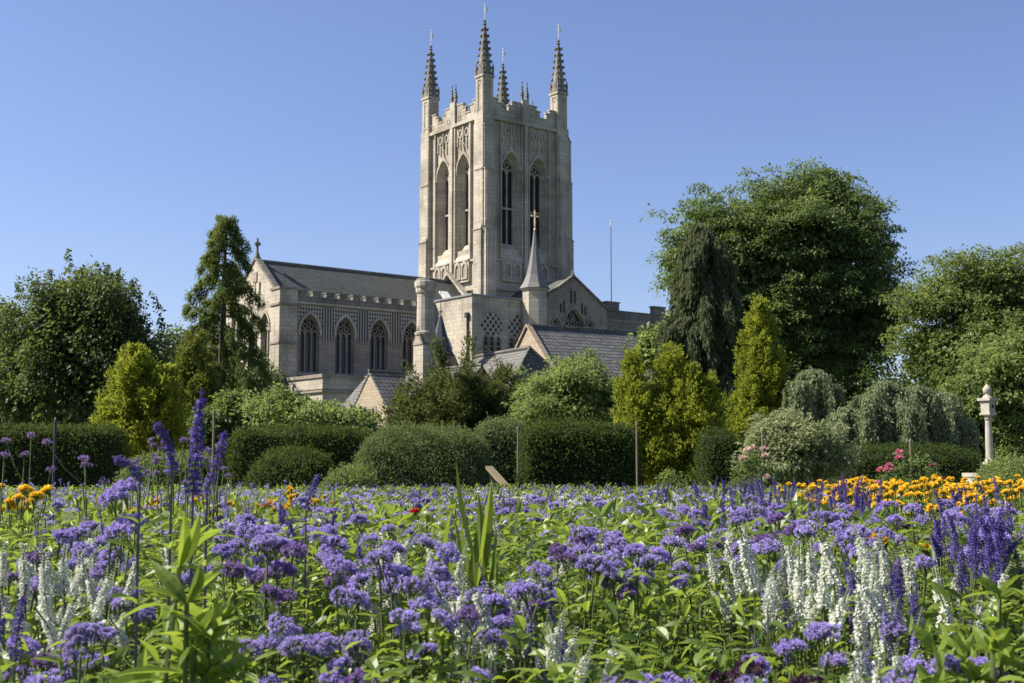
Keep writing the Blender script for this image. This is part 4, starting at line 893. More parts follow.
hedge('rounded_bush', 838, 1000, 446, 31, 2.5, 'wide shaded bush underneath the weeping tree', L_HDARK, 80, 16000, .06, 4)
hedge('rounded_bush', 1002, 1060, 458, 22, 1.8, 'bright green rounded bush at the right edge beside the pillar', L_LIME, 81, 9000, .05, 3)
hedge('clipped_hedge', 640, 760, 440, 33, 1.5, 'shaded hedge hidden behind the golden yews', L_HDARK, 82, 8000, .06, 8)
# ------------------------------------------------------------------ garden furniture: posts, plank, sundial pillar, roses
for px, top, Y, r, lb in ((518, 429, 25.2, .021, 'thin wooden post at the left end of the long dark hedge'), (637, 424, 24.5, .022, 'thin wooden post in front of the narrow golden yew'),
                          (763, 431, 27.5, .028, 'thin wooden post standing before the pale variegated shrub'), (911, 441, 29.5, .03, 'short wooden post under the weeping tree behind pink roses'),
                          (54, 421, 21, .026, 'dark post with a knob top before the far left hedge'), (213, 413, 25, .03, 'pale thin post among shrubs at the foot of the tall conifer')):
    h = zof(top, Y); x, y = px_loc(px, Y); po = empty('wooden_post', (x, y, 0), 0, lb, 'post')
    mb = MB(); mb.lathe([(r * 1.1, 0), (r, .3), (r * .9, h - .04)], 8); mb.build('shaft', TIMBER if px != 54 else PIPE, po)
    mb = MB(); mb.lathe([(r * 1.2, h - .04), (r * 1.25, h), (r * .8, h + .04), (r * .2, h + .06)], 8); mb.build('cap', TIMBER if px != 54 else PIPE, po)
a, b = at(489, 466, 23.4), at(514, 494, 21.6); mb = MB()
d = unit(b - a); sx = np.array([.065, .05, 0]); up = np.array([0, 0, .05])
V = [a - sx, a + sx, b + sx, b - sx]; V = V + [v - up for v in V]
mb.add(V, [(0, 1, 2, 3), (7, 6, 5, 4), (0, 4, 5, 1), (1, 5, 6, 2), (2, 6, 7, 3), (3, 7, 4, 0)])
pl = empty('sloping_handrail', (0, 0, 0), 0, 'sloping pale timber plank between the rounded hedge and the short hedge', 'handrail'); mb.build('plank', TIMBER, pl)
mb = MB()
for q in (.15, .85): c = a + (b - a) * q; mb.box(c[0] - .06, c[0] + .06, c[1] - .06, c[1] + .06, 0, c[2] - .04)
mb.build('support', TIMBER, pl)

px, Y = 990, 27.0; x, y = px_loc(px, Y); z0 = zof(473, Y)
su = empty('sundial_pillar', (x, y, 0), 0, 'old stone sundial pillar with square head and ball finial on round steps', 'sundial')
mb = MB(); mb.lathe([(1.0, 0), (1.0, .24), (.97, .26), (.78, .26), (.78, .5), (.75, .52), (.55, .52), (.55, z0 - .1), (.58, z0 - .08), (.58, z0), (.3, z0)], 24); mb.build('steps', OLDSTONE, su)
zb, zt = zof(415, Y), zof(399, Y)
mb = MB(); mb.lathe([(.2, z0), (.2, z0 + .1), (.13, z0 + .14), (.16, z0 + .2), (.1, z0 + .27), (.08, z0 + .33), (.08, (z0 + zb) / 2), (.065, zb - .12), (.09, zb - .08), (.07, zb - .05), (.11, zb)], 16); mb.build('column', OLDSTONE, su)
mb = MB(); c_, s_ = math.cos(.6), math.sin(.6)
def rbox(mb, h, za, zb_): V = [(c_ * u - s_ * v, s_ * u + c_ * v, z) for z in (za, zb_) for u, v in ((-h, -h), (h, -h), (h, h), (-h, h))]; mb.add(V, [(3, 2, 1, 0), (4, 5, 6, 7), (0, 1, 5, 4), (1, 2, 6, 5), (2, 3, 7, 6), (3, 0, 4, 7)])
rbox(mb, .105, zb, zt - .04); rbox(mb, .13, zb, zb + .04); rbox(mb, .155, zt - .04, zt + .02); mb.build('sundial_block', OLDSTONE, su)
zf = zof(385, Y)
mb = MB(); mb.lathe([(.12, zt + .02), (.08, zt + .07), (.04, zt + .1), (.085, zt + .15), (.095, zt + .2), (.08, zt + .25), (.04, zt + .29), (.03, zf), (.005, zf + .02)], 12); mb.build('finial', OLDSTONE, su)
mb = MB()
for k in range(4):
    A = .6 + k * math.pi / 2 - math.pi / 2; ca_, sa_ = math.cos(A), math.sin(A); p0 = np.array([ca_ * .107, sa_ * .107, (zb + zt) / 2 + .06]); o = np.array([ca_, sa_, 0]); t_ = np.array([-sa_, ca_, 0]) * .006
    if k == 0: mb.add([p0 - t_, p0 + t_, p0 + o * .07 + t_ - np.array([0, 0, .06]), p0 - t_ + o * .07 - np.array([0, 0, .06]), p0 - np.array([0, 0, .1]) + t_, p0 - np.array([0, 0, .1]) - t_], [(0, 1, 2, 3), (3, 2, 4, 5), (0, 3, 5), (1, 4, 2)])
mb.build('gnomon', PIPE, su)

# ------------------------------------------------------------------ flower tools
F_LEAF = leafmat('bedding_leaves', (0.040, 0.080, 0.014), (0.190, 0.270, 0.040), (0.46, 0.58, 0.06), .45, .42, .4, .2)
F_DLEAF = leafmat('dull_bedding_leaves', (0.05, 0.085, 0.026), (0.125, 0.175, 0.055), (0.25, 0.34, 0.08), .4, .5, .3, .2)
F_SILV = leafmat('silvery_salvia_leaves', (0.09, 0.12, 0.065), (0.20, 0.24, 0.14), (0.25, 0.32, 0.12), .25, .6, .2, .15)
F_AGE = leafmat('violet_ageratum_florets', (0.29, 0.22, 0.52), (0.60, 0.50, 0.88), (0.62, 0.50, 0.88), .3, .7, .15, .12)
F_AGE3 = leafmat('pale_lilac_ageratum_florets', (0.30, 0.24, 0.50), (0.60, 0.52, 0.84), (0.6, 0.5, 0.85), .3, .7, .15, .12)
F_AGE2 = leafmat('faded_mauve_ageratum_florets', (0.15, 0.08, 0.24), (0.34, 0.23, 0.50), (0.45, 0.3, 0.6), .3, .7, .15, .12)
F_BLUE = leafmat('deep_violet_salvia_florets', (0.05, 0.035, 0.15), (0.17, 0.125, 0.42), (0.2, 0.13, 0.5), .25, .6, .2, .12)
F_LAV = leafmat('lavender_salvia_florets', (0.14, 0.12, 0.30), (0.36, 0.33, 0.62), (0.4, 0.35, 0.7), .25, .7, .2, .12)
F_WHITE = leafmat('white_salvia_florets', (0.46, 0.50, 0.38), (0.84, 0.85, 0.78), (0.75, 0.78, 0.6), .25, .7, .15, .06)
F_GOLD = leafmat('orange_marigold_petals', (0.84, 0.50, 0.02), (0.95, 0.74, 0.08), (0.9, 0.7, 0.07), .25, .6, .2, .05)
F_YEL = leafmat('yellow_marigold_petals', (0.62, 0.36, 0.01), (0.85, 0.62, 0.04), (0.9, 0.65, 0.05), .25, .6, .2, .05)
F_MGL = leafmat('marigold_foliage', (0.05, 0.085, 0.014), (0.15, 0.20, 0.03), (0.3, 0.4, 0.05), .35, .5, .3, .1)
F_STEM = plain('green_stems', (0.09, 0.12, 0.035), 0.6, 0.3, 30)
F_DSTEM = plain('dark_violet_stems', (0.10, 0.085, 0.11), 0.6, 0.3, 30)
F_PINK = leafmat('pink_rose_petals', (0.45, 0.10, 0.16), (0.72, 0.30, 0.36), (0.8, 0.4, 0.4), .25, .6, .2, .1)
F_BLUSH = leafmat('blush_rose_petals', (0.6, 0.42, 0.36), (0.8, 0.66, 0.58), (0.8, 0.6, 0.5), .25, .6, .2, .1)
F_RED = leafmat('red_petals', (0.45, 0.02, 0.01), (0.7, 0.06, 0.03), (0.8, 0.1, 0.05), .25, .6, .2, .1)
F_DARKRED = leafmat('maroon_florets', (0.035, 0.012, 0.03), (0.12, 0.05, 0.11), (0.15, 0.05, 0.12), .2, .7, .15, .1)

def blades(P, D, N, L, Wd, curl=.35, fold=.25, prof=(.12, .75, 1.0, .72, .04)):
    """curved, folded lance leaves: 8 quads each"""
    n = len(P); D = unit(D); S = unit(np.cross(D, N)); N = np.cross(S, D); L = np.broadcast_to(np.asarray(L, float), (n,))[:, None]; Wd = np.broadcast_to(np.asarray(Wd, float), (n,))[:, None]
    cu = np.broadcast_to(np.asarray(curl, float), (n,))[:, None]; rows = []
    for i, w in enumerate(prof):
        t = i / (len(prof) - 1); c = P + D * L * (t - .12 * cu * t * t) - N * L * cu * t * t
        rows.append((c + S * Wd * w * .5 + N * Wd * fold * w, c, c - S * Wd * w * .5 + N * Wd * fold * w))
    Q = []
    for a, b in zip(rows, rows[1:]): Q += [np.stack([a[0], a[1], b[1], b[0]], 1), np.stack([a[1], a[2], b[2], b[1]], 1)]
    return np.stack(Q, 1).reshape(-1, 4, 3)

def add_blades(mb, rng, P, D, N, L, Wd, tint, m=0, **k):
    mb.quads(blades(P, D, N, L, Wd, **k), np.repeat(tint, 8), m)

def pompom_head(rng, Rr=.035, n=15, spikes=46, pr=.0105):
    """domed cluster of fluffy pompoms"""
    mb = MB(); i = np.arange(n) + .5; ph = np.arccos(1 - i / n * .92); th = i * 2.39996 + rng.random() * 6
    D = np.stack([np.sin(ph) * np.cos(th), np.sin(ph) * np.sin(th), np.cos(ph)], 1); C = D * np.array([Rr, Rr, Rr * .62]) * rng.uniform(.88, 1.12, (n, 1)) + rng.normal(size=(n, 3)) * .003
    d = sph(rng, n * spikes); o = np.repeat(D, spikes, 0); d = unit(d + o * .7); P = np.repeat(C, spikes, 0) + d * pr * .45
    N = unit(rng.normal(size=d.shape)); sc = rng.uniform(.75, 1.25, len(P)); up = d[:, 2] * .25 + .5
    mb.quads(leafquads(P, d, N, pr * sc, pr * .42 * sc, 0), np.clip(np.repeat(rng.random(n), spikes) * .5 + rng.random(len(P)) * .5, 0, 1))
    g = np.repeat(C, 5, 0) - np.repeat(D, 5, 0) * pr * .2; dd = unit(-np.repeat(D, 5, 0) * .4 + rng.normal(size=g.shape) * .6)
    mb.quads(leafquads(g, dd, unit(rng.normal(size=g.shape)), .011, .006), rng.random(len(g)), 1)
    for k in range(0, n, 4): mb.tube([C[k] * .9, C[k] * .45 + np.array([0, 0, -Rr * .5]), (0, 0, -Rr * 1.5)], .0013, 3, 1, False)
    return mb

def spike(rng, L=.18, w=.013, dz=.0065, fl=.011, path=None, open_=.85, per=8):
    """whorled flower spike along a path (default: upright)"""
    mb = MB(); n = int(L / dz)
    for i in range(n):
        f = i / n; c = np.array([0, 0, f * L]) if path is None else path(f)
        k = per if f < open_ else 5; a = rng.random() * 6 + np.arange(k) * 6.283 / k + rng.normal(size=k) * .25
        ax = np.array([0, 0, 1.0]) if path is None else unit(path(min(1, f + .03)) - path(max(0, f - .03)))
        e1 = unit(np.cross(ax, [.3, .9, .1])); e2 = np.cross(ax, e1)
        o = np.cos(a)[:, None] * e1 + np.sin(a)[:, None] * e2; ww = w * (1.05 - .8 * f ** 1.4) * rng.uniform(.7, 1.25, (k, 1)) * (.82 + .18 * math.sin(i * 1.9)); P = c + o * ww * .35
        # calyx, then two lips
        mb.quads(leafquads(P, o * .8 + ax * .6, ax + rng.normal(size=(k, 3)) * .3, fl * .8, fl * .5, 0), rng.random(k) * .4, 0)
        if f < open_:
            q = c + o * ww * .8
            for s in (-1, 1):
                mb.quads(leafquads(q, o + ax * .35 * s + rng.normal(size=(k, 3)) * .35, rng.normal(size=(k, 3)) * .4 + ax, fl * rng.uniform(.6, 1.15, k), fl * .75, .25), .35 + rng.random(k) * .65, 0)
    return mb

def stem_leaves(rng, mb, pts, n, L, Wd, m=0, tilt=.35, curl=.4, lo=.1, hi=.95):
    """pairs of leaves up a stem polyline"""
    pts = np.asarray(pts, float); t = np.linspace(0, 1, len(pts)); f = np.linspace(lo, hi, n); C = np.stack([np.interp(f, t, pts[:, j]) for j in range(3)], 1)
    a = np.arange(n) * 1.57 + rng.random() * 6 + rng.normal(size=n) * .3
    for s in (0, math.pi):
        o = np.stack([np.cos(a + s), np.sin(a + s), np.full(n, 0.0)], 1); D = o + np.array([0, 0, tilt]) + rng.normal(size=o.shape) * .2
        sz = (1.05 - .55 * f ** 2) * rng.uniform(.7, 1.2, n)
        add_blades(mb, rng, C, D, np.array([0, 0, 1.0]) + rng.normal(size=o.shape) * .25 - o * .1, L * sz, Wd * sz, np.clip(.15 + .6 * f + rng.normal(size=n) * .25, 0, 1), m, curl=rng.uniform(.1, curl * 1.6, n))

def stem_path(rng, base, top, k=6, wob=.012):
    t = np.linspace(0, 1, k)[:, None]; P = np.array(base) + (np.array(top) - np.array(base)) * t ** 1.0; P[:, :2] += rng.normal(size=(k, 2)) * wob * np.sin(np.pi * t); return P

HIDE = []                                                          # prototypes are themselves placed, never left over
def make_ageratum(seed, h, heads, mat, leaf):
    rng = np.random.default_rng(seed); root = empty('ageratum_plant'); fb = MB(); hs = []
    for i in range(heads):
        a = rng.random() * 6.28; r = rng.uniform(.03, .13); top = np.array([math.cos(a) * r, math.sin(a) * r, h * rng.uniform(.9, 1.04)]); P = stem_path(rng, (rng.normal() * .02, rng.normal() * .02, 0), top - np.array([0, 0, .04]))
        fb.tube(P, .0028, 4, 1); stem_leaves(rng, fb, P, 7, .058, .034, 0, .3, .5, .25, .93); hs.append(top)
    for i in range(3):
        P = stem_path(rng, (0, 0, 0), (rng.normal() * .1, rng.normal() * .1, h * rng.uniform(.6, .85))); fb.tube(P, .0025, 4, 1); stem_leaves(rng, fb, P, 8, .065, .038, 0, .3, .5, .2, 1.0)
    fb.build('foliage', [leaf, F_STEM], root)
    for top in hs:
        o = pompom_head(rng, rng.uniform(.019, .033), int(rng.integers(16, 26)), pr=.0068).build('flower_head', [mat, F_STEM], root); o.location = tuple(top); o.rotation_euler = (rng.normal() * .2, rng.normal() * .2, 0)
    return root
def make_salvia(seed, h, n, mat, leaf, stem, L=.145, w=.011, fl=.0075, name='salvia_plant', open_=.85, per=8):
    rng = np.random.default_rng(seed); root = empty(name); fb = MB(); tops = []
    for i in range(n):
        a = rng.random() * 6.28; r = rng.uniform(.01, .09); hh = h * rng.uniform(.86, 1.05); l = L * rng.uniform(.7, 1.15); top = np.array([math.cos(a) * r, math.sin(a) * r, hh - l])
        P = stem_path(rng, (rng.normal() * .02, rng.normal() * .02, 0), top); fb.tube(P, .0026, 4, 1); stem_leaves(rng, fb, P, 6, .075, .021, 0, .55, .5, .2, .8); tops.append((top, l))
    for i in range(3):
        P = stem_path(rng, (0, 0, 0), (rng.normal() * .1, rng.normal() * .1, h * rng.uniform(.5, .7))); stem_leaves(rng, fb, P, 7, .085, .025, 0, .5, .5, .2, 1.0); fb.tube(P, .0025, 4, 1)
    fb.build('foliage', [leaf, F_STEM], root)
    for top, l in tops:
        bx, by = rng.normal(size=2) * .16 * l; pth = lambda q: np.array([bx * q * q, by * q * q, l * q])
        mb = spike(rng, l, w * rng.uniform(.75, 1.15), .0065, fl, pth, open_ * rng.uniform(.7, 1.0), per); mb.tube([pth(q) for q in (0, .35, .7, .98)], .0022, 4, 1, False)
        o = mb.build('flower_spike', [mat, stem], root); o.location = tuple(top); o.rotation_euler = (rng.normal() * .16, rng.normal() * .16, 0)
    return root
def marigold_head(rng, r=.03):
    mb = MB(); n = 90; d = sph(rng, n); d[:, 2] = np.abs(d[:, 2]) * .9 - .12; d = unit(d); P = d * r * .35 * np.array([1, 1, .7])
    mb.quads(leafquads(P, d, unit(np.array([0, 0, 1.0]) + rng.normal(size=d.shape) * .5), r * .8 * rng.uniform(.7, 1.1, n), r * .6, .2), rng.random(n))
    mb.lathe([(.003, -.03), (.009, -.014), (.012, 0), (.004, .004)], 6, m=1); return mb
def make_marigold(seed, h, n, mat):
    rng = np.random.default_rng(seed); root = empty('marigold_plant'); fb = MB(); tops = []
    for i in range(n):
        a = rng.random() * 6.28; r = rng.uniform(.02, .13); top = np.array([math.cos(a) * r, math.sin(a) * r, h * rng.uniform(.88, 1.04)]); P = stem_path(rng, (0, 0, 0), top - np.array([0, 0, .02])); fb.tube(P, .003, 4, 1); stem_leaves(rng, fb, P, 9, .07, .017, 0, .4, .5, .2, .88); tops.append(top)
    fb.build('foliage', [F_MGL, F_STEM], root)
    for t in tops:
        o = marigold_head(rng, rng.uniform(.02, .03)).build('flower_head', [mat, F_STEM], root); o.location = tuple(t); o.rotation_euler = (rng.normal() * .25, rng.normal() * .25, 0)
    return root
def make_leafy(seed, h, n, L, Wd, mat, name='leafy_plant', tilt=.45):
    rng = np.random.default_rng(seed); root = empty(name)
    for i in range(n):
        fb = MB(); a = rng.random() * 6.28; r = rng.uniform(.02, .10) if i else 0; P = stem_path(rng, (rng.normal() * .02, rng.normal() * .02, 0), (math.cos(a) * r, math.sin(a) * r, h * rng.uniform(.6, .98) if i else h)); fb.tube(P, .0042, 5, 1)
        stem_leaves(rng, fb, P, 14, L, Wd, 0, tilt, .55, .12, 1.0); k = 5; aa = rng.random(k) * 6.28; o = np.stack([np.cos(aa), np.sin(aa), np.full(k, 1.3)], 1)
        add_blades(fb, rng, np.repeat(P[-1:], k, 0), o, unit(rng.normal(size=(k, 3)) + np.array([0, 0, 1.0])), L * .6, Wd * .6, .6 + rng.random(k) * .4, 0); fb.build('leafy_stem', [mat, F_STEM], root)
    return root

PR = np.random.default_rng(2024); USED = {}
def scatter(protos, zones):
    """zones: (px0, px1, Y0, Y1, h0, h1, count, label, group); every plant is a thing copied from a prototype"""
    spots = []
    for z in zones:
        for i in range(z[6]):
            Y = math.sqrt(PR.uniform(z[2] ** 2, z[3] ** 2)); px = PR.uniform(z[0], z[1]); (abs(px - 182) < 70 and Y < 2.75) or spots.append((px, Y, PR.uniform(z[4], z[5]), z[7], z[8]))
    for i, (px, Y, h, lb, gr) in enumerate(spots):
        src, h0 = protos[i % len(protos)]
        if src.name not in USED: USED[src.name] = 1; o = src
        else: o = copy_tree(src)
        o.location = (float(at(px, 465, Y)[0]), Y, 0); s = h / h0; o.scale = (min(s, 1.1) if s > 1 else max(s, .85),) * 2 + (s,); o.rotation_euler = (PR.normal() * .04, PR.normal() * .04, PR.random() * 6.28)
        tag(o, lb, None, gr)
def cat(protos, c):
    for p, h in protos: p['category'] = c
    return protos
AGE = cat([(make_ageratum(100 + i, .72, 1 + i % 4, (F_AGE, F_AGE, F_AGE3, F_AGE, F_AGE2, F_AGE3)[i % 6], F_LEAF if i % 2 else F_DLEAF), .72) for i in range(12)], 'flower')
SAB = cat([(make_salvia(200 + i, .85, 2 + i % 3, F_BLUE, F_LEAF if i % 2 else F_DLEAF, F_DSTEM), .85) for i in range(4)], 'flower')
SAL = cat([(make_salvia(220 + i, .8, 3 + i % 2, F_LAV, F_SILV, F_STEM, .11, .009, .007, open_=.7), .8) for i in range(3)], 'flower')
SAW = cat([(make_salvia(240 + i, .85, 2 + i % 2, F_WHITE, F_SILV if i % 2 else F_DLEAF, F_STEM, .145, .0118, .0082, per=12), .85) for i in range(4)], 'flower')
MAR = cat([(make_marigold(260 + i, .8, 6 + i % 3, F_GOLD), .8) for i in range(4)], 'flower')
MAY = cat([(make_marigold(270 + i, .75, 4 + i % 2, F_YEL), .75) for i in range(2)], 'flower')
LFY = cat([(make_leafy(280 + i, .72, 6, .095, .036, F_LEAF), .72) for i in range(3)], 'plant')

g = 'violet ageratum plants'
scatter(AGE, [(545, 690, 3.0, 4.2, .72, .79, 16, 'violet ageratum in the dense fluffy cluster at the centre of the bed', g + ' at the centre'),
              (430, 560, 2.4, 3.2, .70, .75, 8, 'violet ageratum beside the white salvias left of the centre cluster', g + ' beside the white salvias'),
              (230, 430, 2.6, 4.6, .74, .82, 26, 'violet ageratum in the drift right of the tall purple salvia', g + ' right of the tall salvia'),
              (15, 125, 2.15, 2.6, .62, .68, 6, 'violet ageratum at the bottom left beside large leaves', g + ' at the bottom left'),
              (0, 140, 2.7, 4.2, .70, .78, 13, 'violet ageratum among silvery salvias on the left', g + ' among silvery salvias'),
              (700, 1040, 3.2, 6.0, .75, .83, 54, 'violet ageratum in the thick drift before the orange marigolds', g + ' before the marigolds'),
              (380, 770, 5.0, 9.0, 0.69, .78, 58, 'violet ageratum in the middle distance of the bed', g + ' in the middle distance'),
              (0, 330, 4.4, 8.0, .68, .8, 16, 'violet ageratum scattered before the left orange flowers', g + ' before the left orange flowers'),
              (250, 1020, 2.1, 2.7, .58, .68, 22, 'single violet ageratum low among the green leaves in front', g + ' low in front')])
for px, py, Y in ((100, 496, 2.9), (88, 505, 2.85), (650, 668, 2.3)):
    p = at(px, py, Y); o = copy_tree(AGE[8 if px == 650 else 1][0]); o.location = (p[0], Y, 0); s = p[2] / .72; o.scale = (1, 1, s)
    tag(o, 'bright violet ageratum head alone at the bottom edge of the bed' if px == 650 else 'tall violet ageratum standing above the others at the far left', None, None if px == 650 else 'tall ageratum at the far left')
    if px == 650 and 'group' in o: del o['group']
g = 'deep violet salvias'
scatter(SAB, [(940, 1035, 3.0, 4.6, .80, .92, 15, 'deep violet salvia spikes at the right edge of the bed', g + ' at the right edge'),
              (-15, 22, 2.0, 2.3, .76, .83, 2, 'deep violet salvia spikes at the left edge of the bed', g + ' at the left edge'),
              (655, 870, 6.0, 10.5, .80, .92, 36, 'deep violet salvia spikes behind the white salvias', g + ' behind the white ones'),
              (430, 580, 5.0, 8.0, .78, .85, 10, 'deep violet salvia in the middle of the bed', g + ' in the middle'), (250, 390, 3.6, 7.0, .76, .84, 10, 'deep violet salvia left of the middle among ageratum', g + ' among ageratum'),
              (850, 945, 2.7, 3.3, .72, .8, 6, 'deep violet salvia between white salvias on the right', g + ' between white salvias'),
              (330, 820, 12.0, 19.0, .62, .73, 60, 'distant deep violet salvia in the haze of blue before the hedges', g + ' before the hedges'),
              (810, 1040, 6.5, 8.0, .84, .95, 8, 'deep violet salvia poking through the orange marigolds', g + ' through the marigolds')])
scatter(SAL, [(0, 260, 4.0, 9.0, .70, .84, 22, 'pale lavender salvia among yellow green leaves on the left', 'lavender salvias on the left'),
              (760, 900, 2.6, 3.3, .68, .76, 9, 'pale lavender salvia beneath the white salvia spikes', 'lavender salvias beneath the white ones'),
              (490, 560, 2.5, 3.2, .66, .76, 6, 'pale lavender salvia near the white salvias at centre left', 'lavender salvias at centre left'),
              (330, 800, 10.0, 16.0, .62, .72, 34, 'distant lavender salvia before the hedges', 'lavender salvias before the hedges')])
g = 'white salvias'
scatter(SAW, [(728, 795, 2.8, 3.7, .77, .86, 9, 'white salvia spikes left of the tallest white clump', g + ' on the right'), (800, 945, 2.6, 3.2, .76, .84, 11, 'white salvia spikes in front of the thick violet drift', g + ' before the violet drift'),
              (365, 430, 3.0, 3.7, .74, .80, 7, 'white salvia spikes beside the left ageratum drift', g + ' beside the left drift'), (455, 560, 2.3, 3.0, .66, .75, 11, 'white salvia clump low at centre left', g + ' low at centre left'),
              (5, 130, 2.5, 3.6, .73, .83, 17, 'silvery white salvia among violet heads at the left', g + ' at the left'), (860, 935, 2.05, 2.3, .64, .72, 5, 'white salvia with lavender lips near the bottom right', g + ' near the bottom right'),
              (140, 1000, 2.6, 6.0, .66, .78, 46, 'single white salvia scattered through the bed', g + ' scattered'), (520, 720, 6.0, 10.0, .68, .8, 8, 'small white salvia in the middle distance', g + ' in the middle distance')])
scatter(MAR, [(790, 1065, 7.5, 12.5, .79, .87, 85, 'orange marigold plant in the bright band before the sundial pillar', 'orange marigolds before the pillar'), (-5, 45, 5.5, 6.5, .84, .88, 2, 'orange marigold at the far left before the dark hedge', 'orange marigolds at the far left')])
scatter(MAY, [(140, 335, 7.0, 11.0, .70, .80, 12, 'yellow marigold plant behind the tall purple salvia', 'yellow marigolds on the left'), (898, 906, 4.2, 4.4, .72, .74, 1, 'single small yellow marigold within the violet drift on the right', None)])
scatter(LFY, [(930, 1040, 2.0, 2.5, .66, .74, 7, 'large leaved green plant at the bottom right corner', 'large leaved plants at the bottom right'), (620, 860, 2.0, 2.4, .54, .64, 9, 'green leafy plant under the white salvias', 'leafy plants under the white salvias'),
              (230, 560, 1.95, 2.4, .50, .62, 12, 'green leafy plant along the bottom of the bed', 'leafy plants along the bottom'), (-10, 140, 1.95, 2.3, .5, .6, 5, 'green leafy plant under the violet heads at bottom left', 'leafy plants at bottom left')])
# the big leafy plant, the strap leaved plant, the tall salvia
o = make_leafy(301, .84, 12, .15, .036, F_LEAF, tilt=.3); o.location = (float(at(182, 465, 1.98)[0]), 1.98, 0); tag(o, 'biggest leafy green plant, long bright arching leaves, under the tall purple salvia', 'plant')
rng = np.random.default_rng(5)
def straps(px, Y, top, label, n=13, L=.3):
    x, y = px_loc(px, Y); root = empty('strap_leaved_plant', (x, y, 0), 0, label, 'plant'); H = float(at(px, top, Y)[2]); mb = MB(); P = stem_path(rng, (0, 0, 0), (0, 0, H * .8)); mb.tube(P, .007, 6); mb.build('stem', F_STEM, root)
    mb = MB(); k = n; f = np.linspace(.45, 1, k); C = np.stack([np.interp(f, np.linspace(0, 1, 6), P[:, j]) for j in range(3)], 1); a = np.arange(k) * 2.4; o = np.stack([np.cos(a), np.sin(a), .9 + f * 2.2], 1)
    add_blades(mb, rng, C, o, np.stack([-np.cos(a), -np.sin(a), np.full(k, .3)], 1) * -1 + np.array([0, 0, 1.0]), L * rng.uniform(.7, 1.05, k), .03, rng.random(k), curl=rng.uniform(.05, .35, k), prof=(.5, .9, 1.0, .7, .03)); mb.build('leaves', F_LEAF, root)
straps(478, 3.3, 492, 'tall strap leaved green plant standing up in the middle of the bed')
straps(452, 3.6, 520, 'shorter strap leaved green plant left of the tall one', 10, .24)
def tall_salvia(px, Y, pts, label, w=.016, fl=.014, foot=None):
    """pts: survey positions from the spike's foot to its tip"""
    rng = np.random.default_rng(int(px)); x, y = px_loc(px, Y); root = empty('tall_salvia', (x, y, 0), 0, label, 'flower'); W3 = np.array([at(a, b, Y) for a, b in pts]) - np.array([x, y, 0]); k = np.linspace(0, 1, len(W3))
    path = lambda f: np.array([np.interp(f, k, W3[:, j]) for j in range(3)]); L = np.linalg.norm(np.diff(W3, axis=0), axis=1).sum()
    mb = spike(rng, L, w, .0105, fl, path, .92, 7); mb.tube(W3, .0026, 5, 1); mb.build('flower_spike', [F_BLUE, F_DSTEM], root)
    mb = MB(); P = np.array([[0, 0, 0], [W3[0][0] * .7, .01, W3[0][2] * .5], W3[0] * np.array([1, 1, .85]), W3[0]]); mb.tube(P, [.0032, .003, .0026, .0022], 5, 1); stem_leaves(rng, mb, P, 7, .09, .028, 0, .5, .5, .15, .8); mb.build('stem', [F_LEAF, F_DSTEM], root)
tall_salvia(193, 2.2, [(193, 492), (196, 455), (198, 425), (202, 388)], 'tallest deep violet salvia spike rising above the left of the bed', .010, .011)
tall_salvia(214, 2.25, [(207, 492), (214, 470), (222, 448), (226, 430)], 'violet salvia spike leaning right beside the tallest one', .008, .009)
tall_salvia(173, 2.2, [(172, 470), (170, 452), (164, 435), (154, 421)], 'violet salvia spike bent over to the left of the tallest one', .008, .009)
tall_salvia(140, 2.3, [(140, 476), (132, 466), (122, 461), (112, 457)], 'violet salvia spike lying almost flat left of the bent one', .008, .009)
tall_salvia(305, 3.4, [(306, 508), (310, 495), (315, 484), (319, 474)], 'leaning violet salvia spike before the small dome bush', .011, .011)
vr = np.random.default_rng(77)
for i in range(13):
    px, Y = vr.uniform(2, 232), vr.uniform(5, 8); x, y = px_loc(px, Y); H = float(at(px, vr.uniform(424, 470), Y)[2]); root = empty('verbena', (x, y, 0), 0, 'thin wiry verbena stems with tiny violet heads before the far left hedge', 'flower', 'wiry verbenas at the left'); mb = MB(); hd = []
    P = stem_path(vr, (0, 0, 0), (vr.normal() * .05, 0, H * .8), 6, .03); mb.tube(P, .004, 4)
    for k in range(4):
        b = P[3 + k % 3]; t = b + np.array([vr.normal() * .05, vr.normal() * .05, (H - b[2]) * vr.uniform(.6, 1)]); mb.tube([b, (b + t) / 2 + np.array([0, 0, -.02]), t], .0028, 4); hd.append(t)
    mb.build('stem', F_STEM, root)
    for t in hd: o = pompom_head(vr, .014, 7, 12, .01).build('flower_head', [F_AGE2, F_STEM], root); o.location = tuple(t)
# dark maroon heads low on the right, red specks, roses
for px, Y, h, lb, mt in ((745, 2.25, .62, 'dark maroon domed heads low among leaves under the white salvias', F_DARKRED), (355, 2.2, .56, 'dusky mauve domed heads low at the bottom centre', F_AGE2)):
    o = make_ageratum(400 + px, h, 3, mt, F_DLEAF); o.location = (float(at(px, 465, Y)[0]), Y, 0); tag(o, lb, 'flower')
for px, py, Y in ((268, 540, 4.2), (415, 512, 6), (102, 500, 7), (268, 506, 8)):
    x, y = px_loc(px, Y); root = empty('red_flower', (x, y, 0), 0, 'tiny red flower on a stem within the left half of the bed', 'flower', 'tiny red flowers'); h = float(at(px, py, Y)[2]); mb = MB(); P = stem_path(vr, (0, 0, 0), (0, 0, h)); mb.tube(P, .003, 4); mb.build('stem', F_STEM, root)
    o = marigold_head(vr, .022).build('flower_head', [F_RED, F_STEM], root); o.location = (0, 0, h)
